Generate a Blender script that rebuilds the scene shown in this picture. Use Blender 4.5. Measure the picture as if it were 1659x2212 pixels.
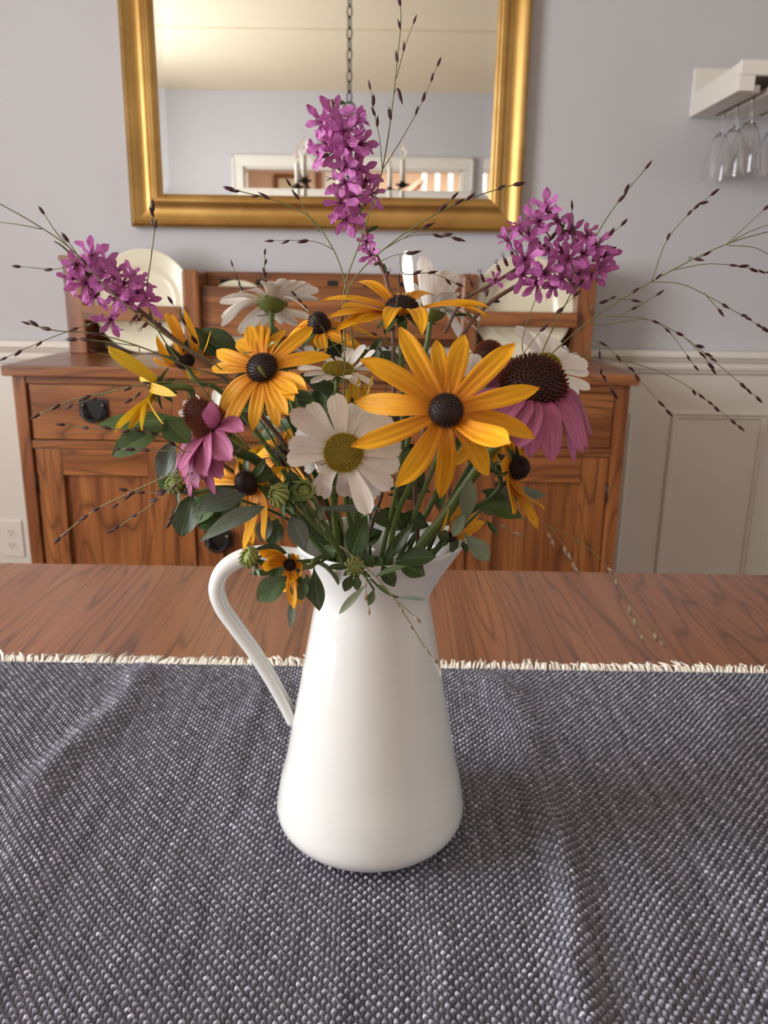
import bpy, bmesh, math, random
import numpy as np
from mathutils import Vector, Matrix, Quaternion
PI = math.pi
for o in list(bpy.data.objects): bpy.data.objects.remove(o)
scene = bpy.context.scene
COL = scene.collection
rng = random.Random(11)

# ------------------------------------------------------------------ camera
FPX, PITCH, ROLL, ZC = 1780.0, 15.6, 0.9, 1.145      # focal length in px for a 1659x2212 frame
CAMLOC = Vector((0, 0, ZC))
CAMROT = Matrix.Rotation(math.radians(90 - PITCH), 3, 'X') @ Matrix.Rotation(math.radians(ROLL), 3, 'Z')
cam_d = bpy.data.cameras.new('camera'); cam = bpy.data.objects.new('camera', cam_d); COL.objects.link(cam)
cam.matrix_world = Matrix.Translation(CAMLOC) @ CAMROT.to_4x4()
cam_d.sensor_fit = 'HORIZONTAL'; cam_d.sensor_width = 36.0; cam_d.lens = 36.0 * FPX / 1659.0
cam_d.clip_start = 0.02; cam_d.clip_end = 50
cam_d.dof.use_dof = True; cam_d.dof.focus_distance = 0.50; cam_d.dof.aperture_fstop = 19.0
scene.camera = cam

def ray(px, py): return CAMROT @ Vector(((px - 829.5) / FPX, -(py - 1106) / FPX, -1))
def PY(px, py, Y):
    d = ray(px, py); return CAMLOC + d * (Y / d.y)
def PZ(px, py, z):
    d = ray(px, py); return CAMLOC + d * ((z - ZC) / d.z)
def mpp(P):                                            # metres per pixel at a point
    q = CAMROT.transposed() @ (Vector(P) - CAMLOC); return -q.z / FPX

# ------------------------------------------------------------------ world, lights, exposure
world = bpy.data.worlds.new('World'); scene.world = world; world.use_nodes = True
wb = world.node_tree.nodes['Background']; wb.inputs[0].default_value = (0.75, 0.86, 1.0, 1); wb.inputs[1].default_value = 0.6
scene.view_settings.view_transform = 'Standard'; scene.view_settings.look = 'None'
scene.view_settings.gamma = 1.0; scene.view_settings.use_curve_mapping = False
scene.view_settings.exposure = 0.26
XL, XR, YB, YF, ZCEIL = -2.15, 2.30, 2.42, -1.62, 2.44   # room: left, right, wall behind sideboard, wall behind camera
def area(name, loc, size, rot, watts, col):
    l = bpy.data.lights.new(name, 'AREA'); l.shape = 'RECTANGLE'; l.size, l.size_y = size
    l.energy = watts; l.color = col
    o = bpy.data.objects.new(name, l); COL.objects.link(o); o.location = loc; o.rotation_euler = rot
    return o
area('daylight_window_1', (XL - 0.06, 0.15, 1.50), (1.45, 1.35), (0, -PI / 2, 0), 95, (0.98, 0.985, 1.0))
area('daylight_window_2', (XR + 0.06, 0.20, 1.50), (1.45, 1.35), (0, PI / 2, 0), 5, (1.0, 0.92, 0.82))
area('hall_fill', (0.2, -2.9, 2.40), (1.6, 1.0), (0, 0, 0), 60, (1.0, 0.95, 0.88))  # area lamp added under the hall ceiling to brighten the hall

# ------------------------------------------------------------------ helpers
def tag(o, label=None, cat=None, group=None, kind=None):
    if label: o['label'] = label
    if cat: o['category'] = cat
    if group: o['group'] = group
    if kind: o['kind'] = kind
    return o
def thing(name, loc, label, cat, group=None):
    o = bpy.data.objects.new(name, None); COL.objects.link(o); o.location = Vector(loc)
    o.empty_display_size = 0.02
    return tag(o, label, cat, group)
def origin(o):
    p = Vector((0, 0, 0))
    while o is not None: p += o.location; o = o.parent
    return p
def obj(name, me, parent=None, loc=None):
    o = bpy.data.objects.new(name, me); COL.objects.link(o)
    if parent is not None: o.parent = parent
    if loc is not None: o.location = loc
    return o
class MB:                                              # mesh builder, world coordinates
    def __init__(s): s.v = []; s.f = []; s.uv = []; s.c = []
    def add(s, v, f, uv=None, c=None):
        n = len(s.v); s.v += [Vector(p) for p in v]; s.f += [tuple(i + n for i in q) for q in f]
        s.uv += list(uv) if uv is not None else [(0, 0)] * len(v)
        s.c += list(c) if c is not None else [(1, 1, 1, 1)] * len(v)
        return s
    def box(s, a, b):
        x0, y0, z0 = [min(p, q) for p, q in zip(a, b)]; x1, y1, z1 = [max(p, q) for p, q in zip(a, b)]
        v = [(x0,y0,z0),(x1,y0,z0),(x1,y1,z0),(x0,y1,z0),(x0,y0,z1),(x1,y0,z1),(x1,y1,z1),(x0,y1,z1)]
        return s.add(v, [(0,3,2,1),(4,5,6,7),(0,1,5,4),(1,2,6,5),(2,3,7,6),(3,0,4,7)])
    def tube(s, pts, rad, n=6, cap=True, c=None):
        pts = [Vector(p) for p in pts]; m = len(pts)
        if not hasattr(rad, '__len__'): rad = [rad] * m
        t0 = (pts[1] - pts[0]).normalized(); a = t0.orthogonal().normalized(); vs = []; uv = []; cc = []
        for i in range(m):
            t = (pts[min(i + 1, m - 1)] - pts[max(i - 1, 0)]).normalized()
            a = (a - t * a.dot(t)); a = a.normalized() if a.length > 1e-9 else t.orthogonal().normalized()
            b = t.cross(a)
            for k in range(n):
                w = 2 * PI * k / n; vs.append(pts[i] + (a * math.cos(w) + b * math.sin(w)) * rad[i])
                uv.append((k / n, i / (m - 1))); cc.append(c[i] if c else (1, 1, 1, 1))
        f = [(i*n+k, i*n+(k+1)%n, (i+1)*n+(k+1)%n, (i+1)*n+k) for i in range(m-1) for k in range(n)]
        if cap: f += [tuple(range(n-1, -1, -1)), tuple((m-1)*n+k for k in range(n))]
        return s.add(vs, f, uv, cc)
    def lathe(s, prof, n=32, M=None, caps=False):      # prof: (r, z)
        vs = []; f = []; uv = []; m = len(prof)
        for i, (r, z) in enumerate(prof):
            for k in range(n):
                w = 2 * PI * k / n; p = Vector((r * math.cos(w), r * math.sin(w), z)); vs.append(M @ p if M else p); uv.append((k / n, i / max(1, m - 1)))
        f = [(i*n+k, i*n+(k+1)%n, (i+1)*n+(k+1)%n, (i+1)*n+k) for i in range(m-1) for k in range(n)]
        if caps: f += [tuple(range(n-1, -1, -1)), tuple((m-1)*n+k for k in range(n))]
        return s.add(vs, f, uv)
    def build(s, name, mat, parent=None, smooth=True, bevel=0, col=False, base=None, recalc=False):
        if base is None: base = origin(parent) if parent is not None else Vector((0, 0, 0))
        if parent is None and base.length == 0:
            xs = [sum(p[i] for p in s.v) / len(s.v) for i in range(3)]; base = Vector((xs[0], xs[1], min(p.z for p in s.v)))
            loc = base
        else: loc = base - (origin(parent) if parent is not None else Vector((0, 0, 0)))
        me = bpy.data.meshes.new(name); me.from_pydata([tuple(p - base) for p in s.v], [], s.f)
        u = me.uv_layers.new(name='UV'); li = np.zeros(len(me.loops), dtype=np.int32); me.loops.foreach_get('vertex_index', li)
        u.data.foreach_set('uv', np.array(s.uv, dtype=np.float32)[li].ravel())
        if col:
            a = me.color_attributes.new('Col', 'FLOAT_COLOR', 'POINT'); a.data.foreach_set('color', np.array(s.c, dtype=np.float32).ravel())
        if recalc:
            bm = bmesh.new(); bm.from_mesh(me); bmesh.ops.remove_doubles(bm, verts=bm.verts, dist=1e-6); bmesh.ops.recalc_face_normals(bm, faces=bm.faces); bm.to_mesh(me); bm.free()
        if smooth: me.polygons.foreach_set('use_smooth', [True] * len(me.polygons))
        me.materials.append(mat); o = obj(name, me, parent, loc)
        if bevel:
            b = o.modifiers.new('Bevel', 'BEVEL'); b.width = bevel; b.segments = 2; b.limit_method = 'ANGLE'; b.harden_normals = False
        return o
def box(name, a, b, mat, parent=None, bevel=0.0015):
    cen = Vector([(p + q) / 2 for p, q in zip(a, b)])
    return MB().box(a, b).build(name, mat, parent, smooth=False, bevel=bevel, base=cen if parent is not None else None)
def catmull(pts, n=6):                                  # centripetal Catmull-Rom
    P = [Vector(p) for p in pts]; P = [P[0] * 2 - P[1]] + P + [P[-1] * 2 - P[-2]]; out = []
    for i in range(1, len(P) - 2):
        a, b, c, d = P[i-1:i+3]; t0 = 0.0
        t1 = t0 + max(1e-6, (b - a).length) ** .5; t2 = t1 + max(1e-6, (c - b).length) ** .5; t3 = t2 + max(1e-6, (d - c).length) ** .5
        for k in range(n):
            t = t1 + (t2 - t1) * k / n
            A1 = a * ((t1 - t) / (t1 - t0)) + b * ((t - t0) / (t1 - t0)); A2 = b * ((t2 - t) / (t2 - t1)) + c * ((t - t1) / (t2 - t1)); A3 = c * ((t3 - t) / (t3 - t2)) + d * ((t - t2) / (t3 - t2))
            B1 = A1 * ((t2 - t) / (t2 - t0)) + A2 * ((t - t0) / (t2 - t0)); B2 = A2 * ((t3 - t) / (t3 - t1)) + A3 * ((t - t1) / (t3 - t1))
            out.append(B1 * ((t2 - t) / (t2 - t1)) + B2 * ((t - t1) / (t2 - t1)))
    out.append(P[-2]); return out

# ------------------------------------------------------------------ materials
class NT:
    def __init__(s, name):
        s.m = bpy.data.materials.new(name); s.m.use_nodes = True; s.t = s.m.node_tree
        s.b = s.t.nodes['Principled BSDF']; s.out = s.t.nodes['Material Output']
    def n(s, typ, **kw):
        q = s.t.nodes.new(typ)
        for k, v in kw.items():
            if k.startswith('i_'): q.inputs[k[2:].replace('_', ' ')].default_value = v
            else: setattr(q, k, v)
        return q
    def l(s, a, b): s.t.links.new(a, b)
    def math(s, op, a, b=None, clamp=False):
        q = s.n('ShaderNodeMath', operation=op); q.use_clamp = clamp
        for i, x in enumerate((a, b)):
            if x is None: continue
            if isinstance(x, (int, float)): q.inputs[i].default_value = x
            else: s.l(x, q.inputs[i])
        return q.outputs[0]
    def ramp(s, fac, stops):
        q = s.n('ShaderNodeValToRGB'); e = q.color_ramp.elements
        while len(e) < len(stops): e.new(0.5)
        for k, (p, c) in enumerate(stops): e[k].position = p; e[k].color = (*c, 1)
        s.l(fac, q.inputs[0]); return q.outputs[0]
    def mix(s, fac, a, b, typ='MIX'):
        q = s.n('ShaderNodeMix', data_type='RGBA', blend_type=typ)
        for i, x in ((0, fac), (6, a), (7, b)):
            if isinstance(x, (int, float)): q.inputs[i].default_value = x
            elif isinstance(x, tuple): q.inputs[i].default_value = (*x, 1)
            else: s.l(x, q.inputs[i])
        return q.outputs[2]
    def noise(s, vec, scale, detail=3, rough=0.5):
        q = s.n('ShaderNodeTexNoise'); q.inputs['Scale'].default_value = scale; q.inputs['Detail'].default_value = detail; q.inputs['Roughness'].default_value = rough
        if vec is not None: s.l(vec, q.inputs['Vector'])
        return q.outputs[0]
    def mapping(s, vec, scale, loc=None):
        q = s.n('ShaderNodeMapping'); q.inputs['Scale'].default_value = scale; s.l(vec, q.inputs['Vector'])
        if loc is not None: s.l(loc, q.inputs['Location'])
        return q.outputs[0]
    def bump(s, h, strength=0.3, dist=0.001):
        q = s.n('ShaderNodeBump'); q.inputs['Strength'].default_value = strength; q.inputs['Distance'].default_value = dist
        s.l(h, q.inputs['Height']); s.l(q.outputs[0], s.b.inputs['Normal']); return q
    def base(s, c):
        if isinstance(c, tuple): s.b.inputs['Base Color'].default_value = (*c, 1)
        else: s.l(c, s.b.inputs['Base Color'])
    def set(s, rough=None, metal=None, spec=None, trans=None, ior=None, coat=None):
        for k, v in (('Roughness', rough), ('Metallic', metal), ('Specular IOR Level', spec), ('Transmission Weight', trans), ('IOR', ior), ('Coat Weight', coat)):
            if v is not None: s.b.inputs[k].default_value = v
    def translucent(s, col, w):
        t = s.n('ShaderNodeBsdfTranslucent'); m = s.n('ShaderNodeMixShader'); m.inputs[0].default_value = w
        if isinstance(col, tuple): t.inputs[0].default_value = (*col, 1)
        else: s.l(col, t.inputs[0])
        s.l(s.b.outputs[0], m.inputs[1]); s.l(t.outputs[0], m.inputs[2]); s.l(m.outputs[0], s.out.inputs[0])
    def tc(s, w): return s.n('ShaderNodeTexCoord').outputs[w]

def srgb(r, g, b):
    f = lambda c: (c / 255 / 12.92) if c / 255 <= 0.04045 else ((c / 255 + 0.055) / 1.055) ** 2.4
    return (f(r), f(g), f(b))
def paint(name, c, rough=0.6, var=0.04, bump=0.08):
    t = NT(name); P = t.tc('Object'); nz = t.noise(P, 3.0, 2)
    t.base(t.mix(nz, tuple(x * (1 - var) for x in c), tuple(min(1, x * (1 + var)) for x in c)))
    t.set(rough=rough); t.bump(t.noise(P, 260, 2), bump, 0.0006); return t.m
def oak(name, axis, dark, mid, light, rough=0.32, coat=0.25, sc=1.0, sx=8.0):
    t = NT(name); P = t.tc('Object'); oi = t.n('ShaderNodeObjectInfo')
    off = t.n('ShaderNodeCombineXYZ')
    for i, k in enumerate((7.3, 13.7, 4.1)): t.l(t.math('MULTIPLY', oi.outputs['Random'], k), off.inputs[i])
    s_long, s_x = 1.1 * sc, sx * sc; scale = [s_x, s_x, s_x]; scale['XYZ'.index(axis)] = s_long
    M = t.mapping(P, scale, off.outputs[0])
    low = t.noise(M, 0.9, 2, 0.45)
    rings = t.math('PINGPONG', t.math('MULTIPLY', low, 30.0), 1.0)
    line = t.math('POWER', rings, 5.0)
    scale2 = [230 * sc] * 3; scale2['XYZ'.index(axis)] = 4 * sc
    fine = t.noise(t.mapping(P, scale2, off.outputs[0]), 1.0, 4, 0.65)
    scale3 = [30 * sc] * 3; scale3['XYZ'.index(axis)] = 1.6 * sc
    band = t.noise(t.mapping(P, scale3, off.outputs[0]), 1.0, 3, 0.5)
    base = t.ramp(band, [(0.34, mid), (0.66, light)])
    c1 = t.mix(t.math('MULTIPLY', line, 0.70), base, dark)
    pores = t.math('MULTIPLY', t.math('SUBTRACT', 0.47, fine, ), 5.0, clamp=True)
    c2 = t.mix(t.math('MULTIPLY', pores, 0.85), c1, dark)
    t.base(c2); t.set(rough=rough, coat=coat); t.b.inputs['Coat Roughness'].default_value = 0.22
    t.bump(fine, 0.10, 0.0006); return t.m
def vein(name, base_c, tip_c, lines=9.0, dark=0.82, tw=0.22, rough=0.5, p=(0.0, 0.6)):
    t = NT(name); uv = t.tc('UV'); sx = t.n('ShaderNodeSeparateXYZ'); t.l(uv, sx.inputs[0]); oi = t.n('ShaderNodeObjectInfo')
    g = t.ramp(sx.outputs[1], [(p[0], base_c), (p[1], tip_c)])
    nz = t.noise(t.mapping(uv, (lines, 1.2, 1)), 1.6, 3, 0.6)
    ln = t.math('MULTIPLY', t.math('SUBTRACT', nz, 0.42), 4.0, clamp=True)
    v = t.math('ADD', t.math('MULTIPLY', oi.outputs['Random'], 0.16), 0.92)
    dk = t.mix(1.0, g, (dark, dark * 0.94, dark * 0.9), 'MULTIPLY')
    c = t.mix(ln, dk, g); hsv = t.n('ShaderNodeHueSaturation'); t.l(c, hsv.inputs['Color']); t.l(v, hsv.inputs['Value'])
    c = hsv.outputs[0]; t.base(c); t.set(rough=rough, spec=0.3); t.bump(nz, 0.35, 0.0008); t.translucent(c, tw); return t.m
def leafmat(name, c, vc, rough=0.42):
    t = NT(name); uv = t.tc('UV'); sx = t.n('ShaderNodeSeparateXYZ'); t.l(uv, sx.inputs[0]); oi = t.n('ShaderNodeObjectInfo')
    d = t.math('ABSOLUTE', t.math('SUBTRACT', sx.outputs[0], 0.5))
    mid = t.math('LESS_THAN', d, 0.022)
    lat = t.math('PINGPONG', t.math('SUBTRACT', t.math('MULTIPLY', sx.outputs[1], 7.0), t.math('MULTIPLY', d, 5.0)), 0.5)
    latm = t.math('MULTIPLY', t.math('LESS_THAN', lat, 0.035), 0.35)
    nz = t.noise(t.tc('Object'), 160, 3)
    b = t.mix(nz, tuple(x * 0.75 for x in c), tuple(x * 1.25 for x in c))
    cc = t.mix(t.math('MAXIMUM', t.math('MULTIPLY', mid, 0.7), latm), b, vc)
    hsv = t.n('ShaderNodeHueSaturation'); t.l(cc, hsv.inputs['Color']); t.l(t.math('ADD', t.math('MULTIPLY', oi.outputs['Random'], 0.5), 0.75), hsv.inputs['Value'])
    t.base(hsv.outputs[0]); t.set(rough=rough, spec=0.4); t.bump(nz, 0.15, 0.0006); t.translucent(hsv.outputs[0], 0.12); return t.m
def plain(name, c, rough=0.5, metal=0.0, spec=0.5, noise=0.0, nscale=200):
    t = NT(name)
    if noise:
        nz = t.noise(t.tc('Object'), nscale, 3); t.base(t.mix(nz, tuple(x * (1 - noise) for x in c), tuple(x * (1 + noise) for x in c))); t.bump(nz, 0.2, 0.0006)
    else: t.base(c)
    t.set(rough=rough, metal=metal, spec=spec); return t.m
def colattr(name, rough=0.6, spec=0.3, tw=0.0, bump=0):
    t = NT(name); a = t.n('ShaderNodeVertexColor'); a.layer_name = 'Col'; t.base(a.outputs[0]); t.set(rough=rough, spec=spec)
    if bump: t.bump(t.noise(t.tc('Object'), bump, 3), 0.5, 0.0004)
    return t.m
M = {}
M['wall'] = paint('wall_paint', srgb(194, 193, 198), 0.75)
M['white'] = paint('white_paint', srgb(226, 222, 214), 0.45, 0.02, 0.03)
M['ceil'] = paint('ceiling_paint', srgb(232, 222, 196), 0.8)
M['peach'] = paint('hall_paint', srgb(226, 196, 170), 0.8)
OD, OM, OL = (0.062, 0.020, 0.008), (0.170, 0.050, 0.014), (0.345, 0.128, 0.038)
M['oak_x'] = oak('oak_x', 'X', OD, OM, OL); M['oak_z'] = oak('oak_z', 'Z', OD, OM, OL); M['oak_y'] = oak('oak_y', 'Y', OD, OM, OL)
M['oak_table'] = oak('oak_table', 'Y', (0.075, 0.026, 0.014), (0.225, 0.078, 0.033), (0.300, 0.116, 0.052), 0.27, 0.25, 1.0, 13.0)
M['oak_floor'] = oak('oak_floor', 'X', OD, OM, OL, 0.4, 0.1)
M['dark_gap'] = plain('sideboard_interior', (0.03, 0.012, 0.006), 0.8, noise=0.2)
M['iron'] = plain('hammered_iron', (0.022, 0.021, 0.022), 0.42, 0.6, noise=0.5, nscale=260)
M['black'] = plain('black_iron', (0.012, 0.011, 0.010), 0.5, 0.3, noise=0.3)
M['brass_pin'] = plain('pale_pin', (0.45, 0.36, 0.24), 0.35, 0.8, noise=0.1)
t = NT('gold_leaf'); P_ = t.tc('Object'); nz_ = t.noise(t.mapping(P_, (3, 3, 3)), 2.5, 4, 0.6); nf_ = t.noise(P_, 90, 3)
t.base(t.ramp(nz_, [(0.3, (0.42, 0.235, 0.068)), (0.7, (0.60, 0.37, 0.125))])); t.set(rough=0.40, metal=0.85); t.bump(nf_, 0.06, 0.0008); M['gold'] = t.m
t = NT('mirror_silver'); t.base((0.87, 0.88, 0.86)); t.set(rough=0.015, metal=1.0); M['mirror'] = t.m
t = NT('white_enamel'); t.base(t.mix(t.noise(t.tc('Object'), 9, 2), (0.655, 0.655, 0.64), (0.68, 0.68, 0.665))); t.set(rough=0.13, spec=0.5, coat=0.3); M['enamel'] = t.m
M['rim'] = plain('worn_rim_edge', (0.62, 0.61, 0.60), 0.3, noise=0.2)
M['plate'] = plain('cream_glaze', srgb(226, 219, 196), 0.22, noise=0.03, nscale=20)
t = NT('clear_glass'); t.base((1, 1, 1)); t.set(rough=0.0, trans=1.0, ior=1.45); M['glass'] = t.m
M['outlet'] = plain('outlet_plastic', srgb(228, 224, 214), 0.35, noise=0.02, nscale=30)
M['slot'] = plain('dark_slot', (0.02, 0.018, 0.016), 0.6, noise=0.1)
M['candle'] = plain('candle_sleeve', srgb(240, 236, 224), 0.5, noise=0.03, nscale=40)
M['print'] = paint('framed_print', srgb(222, 206, 176), 0.7)
M['yarn'] = colattr('woven_yarn', 0.9, 0.15, bump=1400)
M['fringe'] = plain('cotton_fringe', srgb(243, 235, 224), 0.9, spec=0.1, noise=0.12, nscale=700)
M['susan'] = vein('golden_petal', (0.72, 0.235, 0.012), (0.86, 0.415, 0.012), 8, 0.80, 0.22)
M['susan_y'] = vein('lemon_petal', (0.62, 0.36, 0.012), (0.84, 0.56, 0.03), 8, 0.82, 0.25)
M['daisy'] = vein('white_petal', (0.80, 0.79, 0.66), (0.93, 0.925, 0.895), 9, 0.88, 0.2, p=(0.0, 0.25))
M['cone_petal'] = vein('mauve_petal', (0.40, 0.085, 0.20), (0.50, 0.155, 0.31), 10, 0.70, 0.2)
M['purple'] = vein('magenta_petal', (0.36, 0.035, 0.22), (0.70, 0.21, 0.62), 4.0, 0.70, 0.3, p=(0.0, 0.30))
M['disc'] = colattr('disc_florets', 0.6, 0.3)
M['leaf'] = leafmat('dark_leaf', (0.036, 0.062, 0.018), (0.12, 0.17, 0.07))
M['leaf_mid'] = leafmat('mid_leaf', (0.060, 0.105, 0.032), (0.14, 0.20, 0.09))
M['leaf_pale'] = leafmat('pale_leaf', (0.20, 0.26, 0.17), (0.32, 0.37, 0.26), 0.6)
M['leaf_grey'] = leafmat('grey_leaf', (0.12, 0.155, 0.125), (0.22, 0.26, 0.22), 0.4)
M['stem'] = plain('green_stem', (0.105, 0.150, 0.035), 0.5, noise=0.3, nscale=300)
M['stem_dark'] = plain('dark_green_stem', (0.045, 0.080, 0.022), 0.5, noise=0.3, nscale=300)
M['stem_red'] = plain('reddish_stem', (0.150, 0.075, 0.050), 0.6, noise=0.35, nscale=400)
M['calyx'] = plain('maroon_calyx', (0.150, 0.055, 0.060), 0.6, noise=0.4, nscale=600)
M['sepal'] = plain('olive_sepal', (0.13, 0.17, 0.030), 0.55, noise=0.35, nscale=500)
M['bud'] = vein('green_bud', (0.16, 0.22, 0.045), (0.36, 0.44, 0.14), 6, 0.7, 0.1)
M['straw'] = plain('straw_stem', (0.22, 0.19, 0.085), 0.6, noise=0.3, nscale=400)
M['grass'] = plain('green_grass_stem', (0.150, 0.160, 0.060), 0.6, noise=0.3, nscale=400)
M['husk'] = vein('purple_husk', (0.21, 0.13, 0.085), (0.075, 0.028, 0.034), 5, 0.7, 0.05, p=(0.0, 0.35))
M['husk_pale'] = vein('pale_husk', (0.62, 0.53, 0.38), (0.30, 0.14, 0.11), 5, 0.7, 0.1, p=(0.35, 1.0))

# ================================================================== the room
def struct(o): o['kind'] = 'structure'; return o
struct(box('floor', (XL - 0.1, -4.3, -0.05), (XR + 0.1, YB + 0.1, 0), M['oak_floor'], bevel=0))
struct(box('wall_back', (XL - 0.1, YB, 0), (XR + 0.1, YB + 0.1, ZCEIL), M['wall'], bevel=0))
# ceiling with a shallow tray
cb = MB(); cb.box((XL - 0.1, YF - 2.7, ZCEIL + 0.008), (XR + 0.1, YB + 0.1, ZCEIL + 0.10))
for a, b in (((XL, YF - 2.6), (XR, -0.13)), ((XL, YB - 0.62), (XR, YB)), ((XL, -0.13), (XL + 0.6, YB - 0.62)), ((XR - 0.6, -0.13), (XR, YB - 0.62))):
    cb.box((*a, ZCEIL), (*b, ZCEIL + 0.008))
struct(cb.build('ceiling', M['ceil'], smooth=False))
def wall_with_hole(name, x0, x1, y0, y1, h0, h1, z0, z1, axis):  # wall slab with one rectangular opening
    m = MB()
    if axis == 'X':                                    # wall in the YZ plane between x0..x1
        m.box((x0, y0, 0), (x1, h0, ZCEIL)); m.box((x0, h1, 0), (x1, y1, ZCEIL))
        m.box((x0, h0, z1), (x1, h1, ZCEIL))
        if z0 > 0: m.box((x0, h0, 0), (x1, h1, z0))
    else:
        m.box((x0, y0, 0), (h0, y1, ZCEIL)); m.box((h1, y0, 0), (x1, y1, ZCEIL))
        m.box((h0, y0, z1), (h1, y1, ZCEIL))
    return struct(m.build(name, M['wall'], smooth=False))
wall_with_hole('wall_left', XL - 0.1, XL, YF - 0.1, YB, -0.58, 0.88, 0.82, 2.18, 'X')
wall_with_hole('wall_right', XR, XR + 0.1, YF - 0.1, YB, -0.53, 0.93, 0.82, 2.18, 'X')
DX0, DX1, DZ = -1.06, 0.53, 1.935
wall_with_hole('wall_front', XL - 0.1, XR + 0.1, YF - 0.1, YF, DX0, DX1, 0, DZ, 'Y')
def window(n, x, y0, y1, z0, z1, s):
    w = struct(bpy.data.objects.new('window_%d' % n, None)); COL.objects.link(w); w.location = (x, (y0 + y1) / 2, z0)
    d = 0.02 * s
    for a, b in (((y0, z0), (y1, z0 + 0.05)), ((y0, z1 - 0.05), (y1, z1)), ((y0, z0), (y0 + 0.05, z1)), ((y1 - 0.05, z0), (y1, z1)), ((y0, (z0+z1)/2 - .02), (y1, (z0+z1)/2 + .02))):
        box('window_frame', (x - 0.02, a[0], a[1]), (x + 0.02, b[0], b[1]), M['white'], w)
    for k in range(1, 3):
        yy = y0 + (y1 - y0) * k / 3; box('muntin', (x - 0.01, yy - 0.009, z0), (x + 0.01, yy + 0.009, z1), M['white'], w)
    for zz in (z0 + (z1-z0)*.25, z0 + (z1-z0)*.75): box('muntin', (x - 0.01, y0, zz - 0.009), (x + 0.01, y1, zz + 0.009), M['white'], w)
    xi = x + s * 0.065
    for a, b in (((y0 - 0.08, z1), (y1 + 0.08, z1 + 0.09)), ((y0 - 0.08, z0 - 0.06), (y1 + 0.08, z0)), ((y0 - 0.08, z0), (y0, z1)), ((y1, z0), (y1 + 0.08, z1))):
        box('casing', (xi - 0.012, a[0], a[1]), (xi + 0.012, b[0], b[1]), M['white'], w)
window(1, XL - 0.05, -0.58, 0.88, 0.82, 2.18, 1); window(2, XR + 0.05, -0.53, 0.93, 0.82, 2.18, -1)
# wainscot and mouldings on the wall behind the sideboard
struct(box('trim_1', (XL, YB - 0.008, 0.0), (XR, YB + 0.001, 0.90), M['white'], bevel=0))
def moulding(name, prof, x0, x1):                       # prof: (out from wall, z), extruded in X
    n = len(prof); v = [(x, YB - 0.008 - p, z) for x in (x0, x1) for p, z in prof]
    f = [(i, (i + 1) % n, n + (i + 1) % n, n + i) for i in range(n)] + [tuple(range(n - 1, -1, -1)), tuple(range(n, 2 * n))]
    return struct(MB().add(v, f).build(name, M['white'], smooth=False))
moulding('trim_2', [(-.001, .903), (.006, .903), (.008, .912), (.014, .914), (.016, .922), (.011, .928), (.012, .934), (.018, .938), (.024, .948), (.030, .951), (.030, .964), (.026, .968), (-.001, .968)], XL, XR)
moulding('baseboard_back', [(-.001, 0), (.012, 0), (.012, .10), (.008, .115), (.004, .125), (-.001, .13)], XL, XR)
def panel_frame(n, x0, x1, z0, z1, w=0.024):
    m = MB(); y = YB - 0.008
    prof = [(0, 0), (0.15, .009), (0.35, .011), (0.6, .006), (0.8, .007), (1, 0)]
    for (ax, az), (bx, bz) in zip([(x0, z0), (x1, z0), (x1, z1), (x0, z1)], [(x1, z0), (x1, z1), (x0, z1), (x0, z0)]):
        cx, cz = (x0 + x1) / 2, (z0 + z1) / 2; v = []
        for (px, pz) in ((ax, az), (bx, bz)):
            sx = 1 if px < cx else -1; sz = 1 if pz < cz else -1
            for s, d in prof: v.append((px + sx * w * s, y - d + 0.0005, pz + sz * w * s))
        k = len(prof); m.add(v, [(i, i + 1, k + i + 1, k + i) for i in range(k - 1)])
    struct(m.build('trim_%d' % n, M['white'], smooth=False))
panel_frame(3, 0.30, 0.726, 0.20, 0.794); panel_frame(4, 0.838, 1.125, 0.20, 0.794); panel_frame(5, 1.235, 1.85, 0.20, 0.794); panel_frame(6, -1.95, -1.32, 0.20, 0.794)
# cased opening in the wall behind the camera
w = struct(bpy.data.objects.new('door_1', None)); COL.objects.link(w); w.location = (0, YF, 0)
for a, b in (((DX0 - 0.07, 0), (DX0, DZ)), ((DX1, 0), (DX1 + 0.07, DZ)), ((DX0 - 0.07, DZ), (DX1 + 0.07, DZ + 0.07))):
    box('casing', (a[0], YF - 0.002, a[1]), (b[0], YF + 0.022, b[1]), M['white'], w, 0.004)
for a, b in (((DX0 - 0.078, 0), (DX0 - 0.062, DZ + 0.078)), ((DX1 + 0.062, 0), (DX1 + 0.078, DZ + 0.078)), ((DX0 - 0.078, DZ + 0.062), (DX1 + 0.078, DZ + 0.078))):
    box('casing_edge', (a[0], YF - 0.002, a[1]), (b[0], YF + 0.030, b[1]), M['white'], w, 0.003)
for a, b in (((DX0, 0), (DX0 + 0.012, DZ)), ((DX1 - 0.012, 0), (DX1, DZ)), ((DX0, DZ - 0.012), (DX1, DZ))):
    box('jamb', (a[0], YF - 0.11, a[1]), (b[0], YF - 0.001, b[1]), M['white'], w, 0)
w = struct(bpy.data.objects.new('door_2', None)); COL.objects.link(w); w.location = (1.0, YF, 0)
box('casing', (0.82, YF - 0.002, 0), (0.91, YF + 0.022, 1.915), M['white'], w, 0.004); box('door_leaf', (0.91, YF - 0.002, 0), (1.66, YF + 0.012, 1.915), M['white'], w, 0.002)
box('casing', (0.82, YF - 0.002, 1.915), (1.75, YF + 0.024, 2.005), M['white'], w, 0.004)
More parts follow.
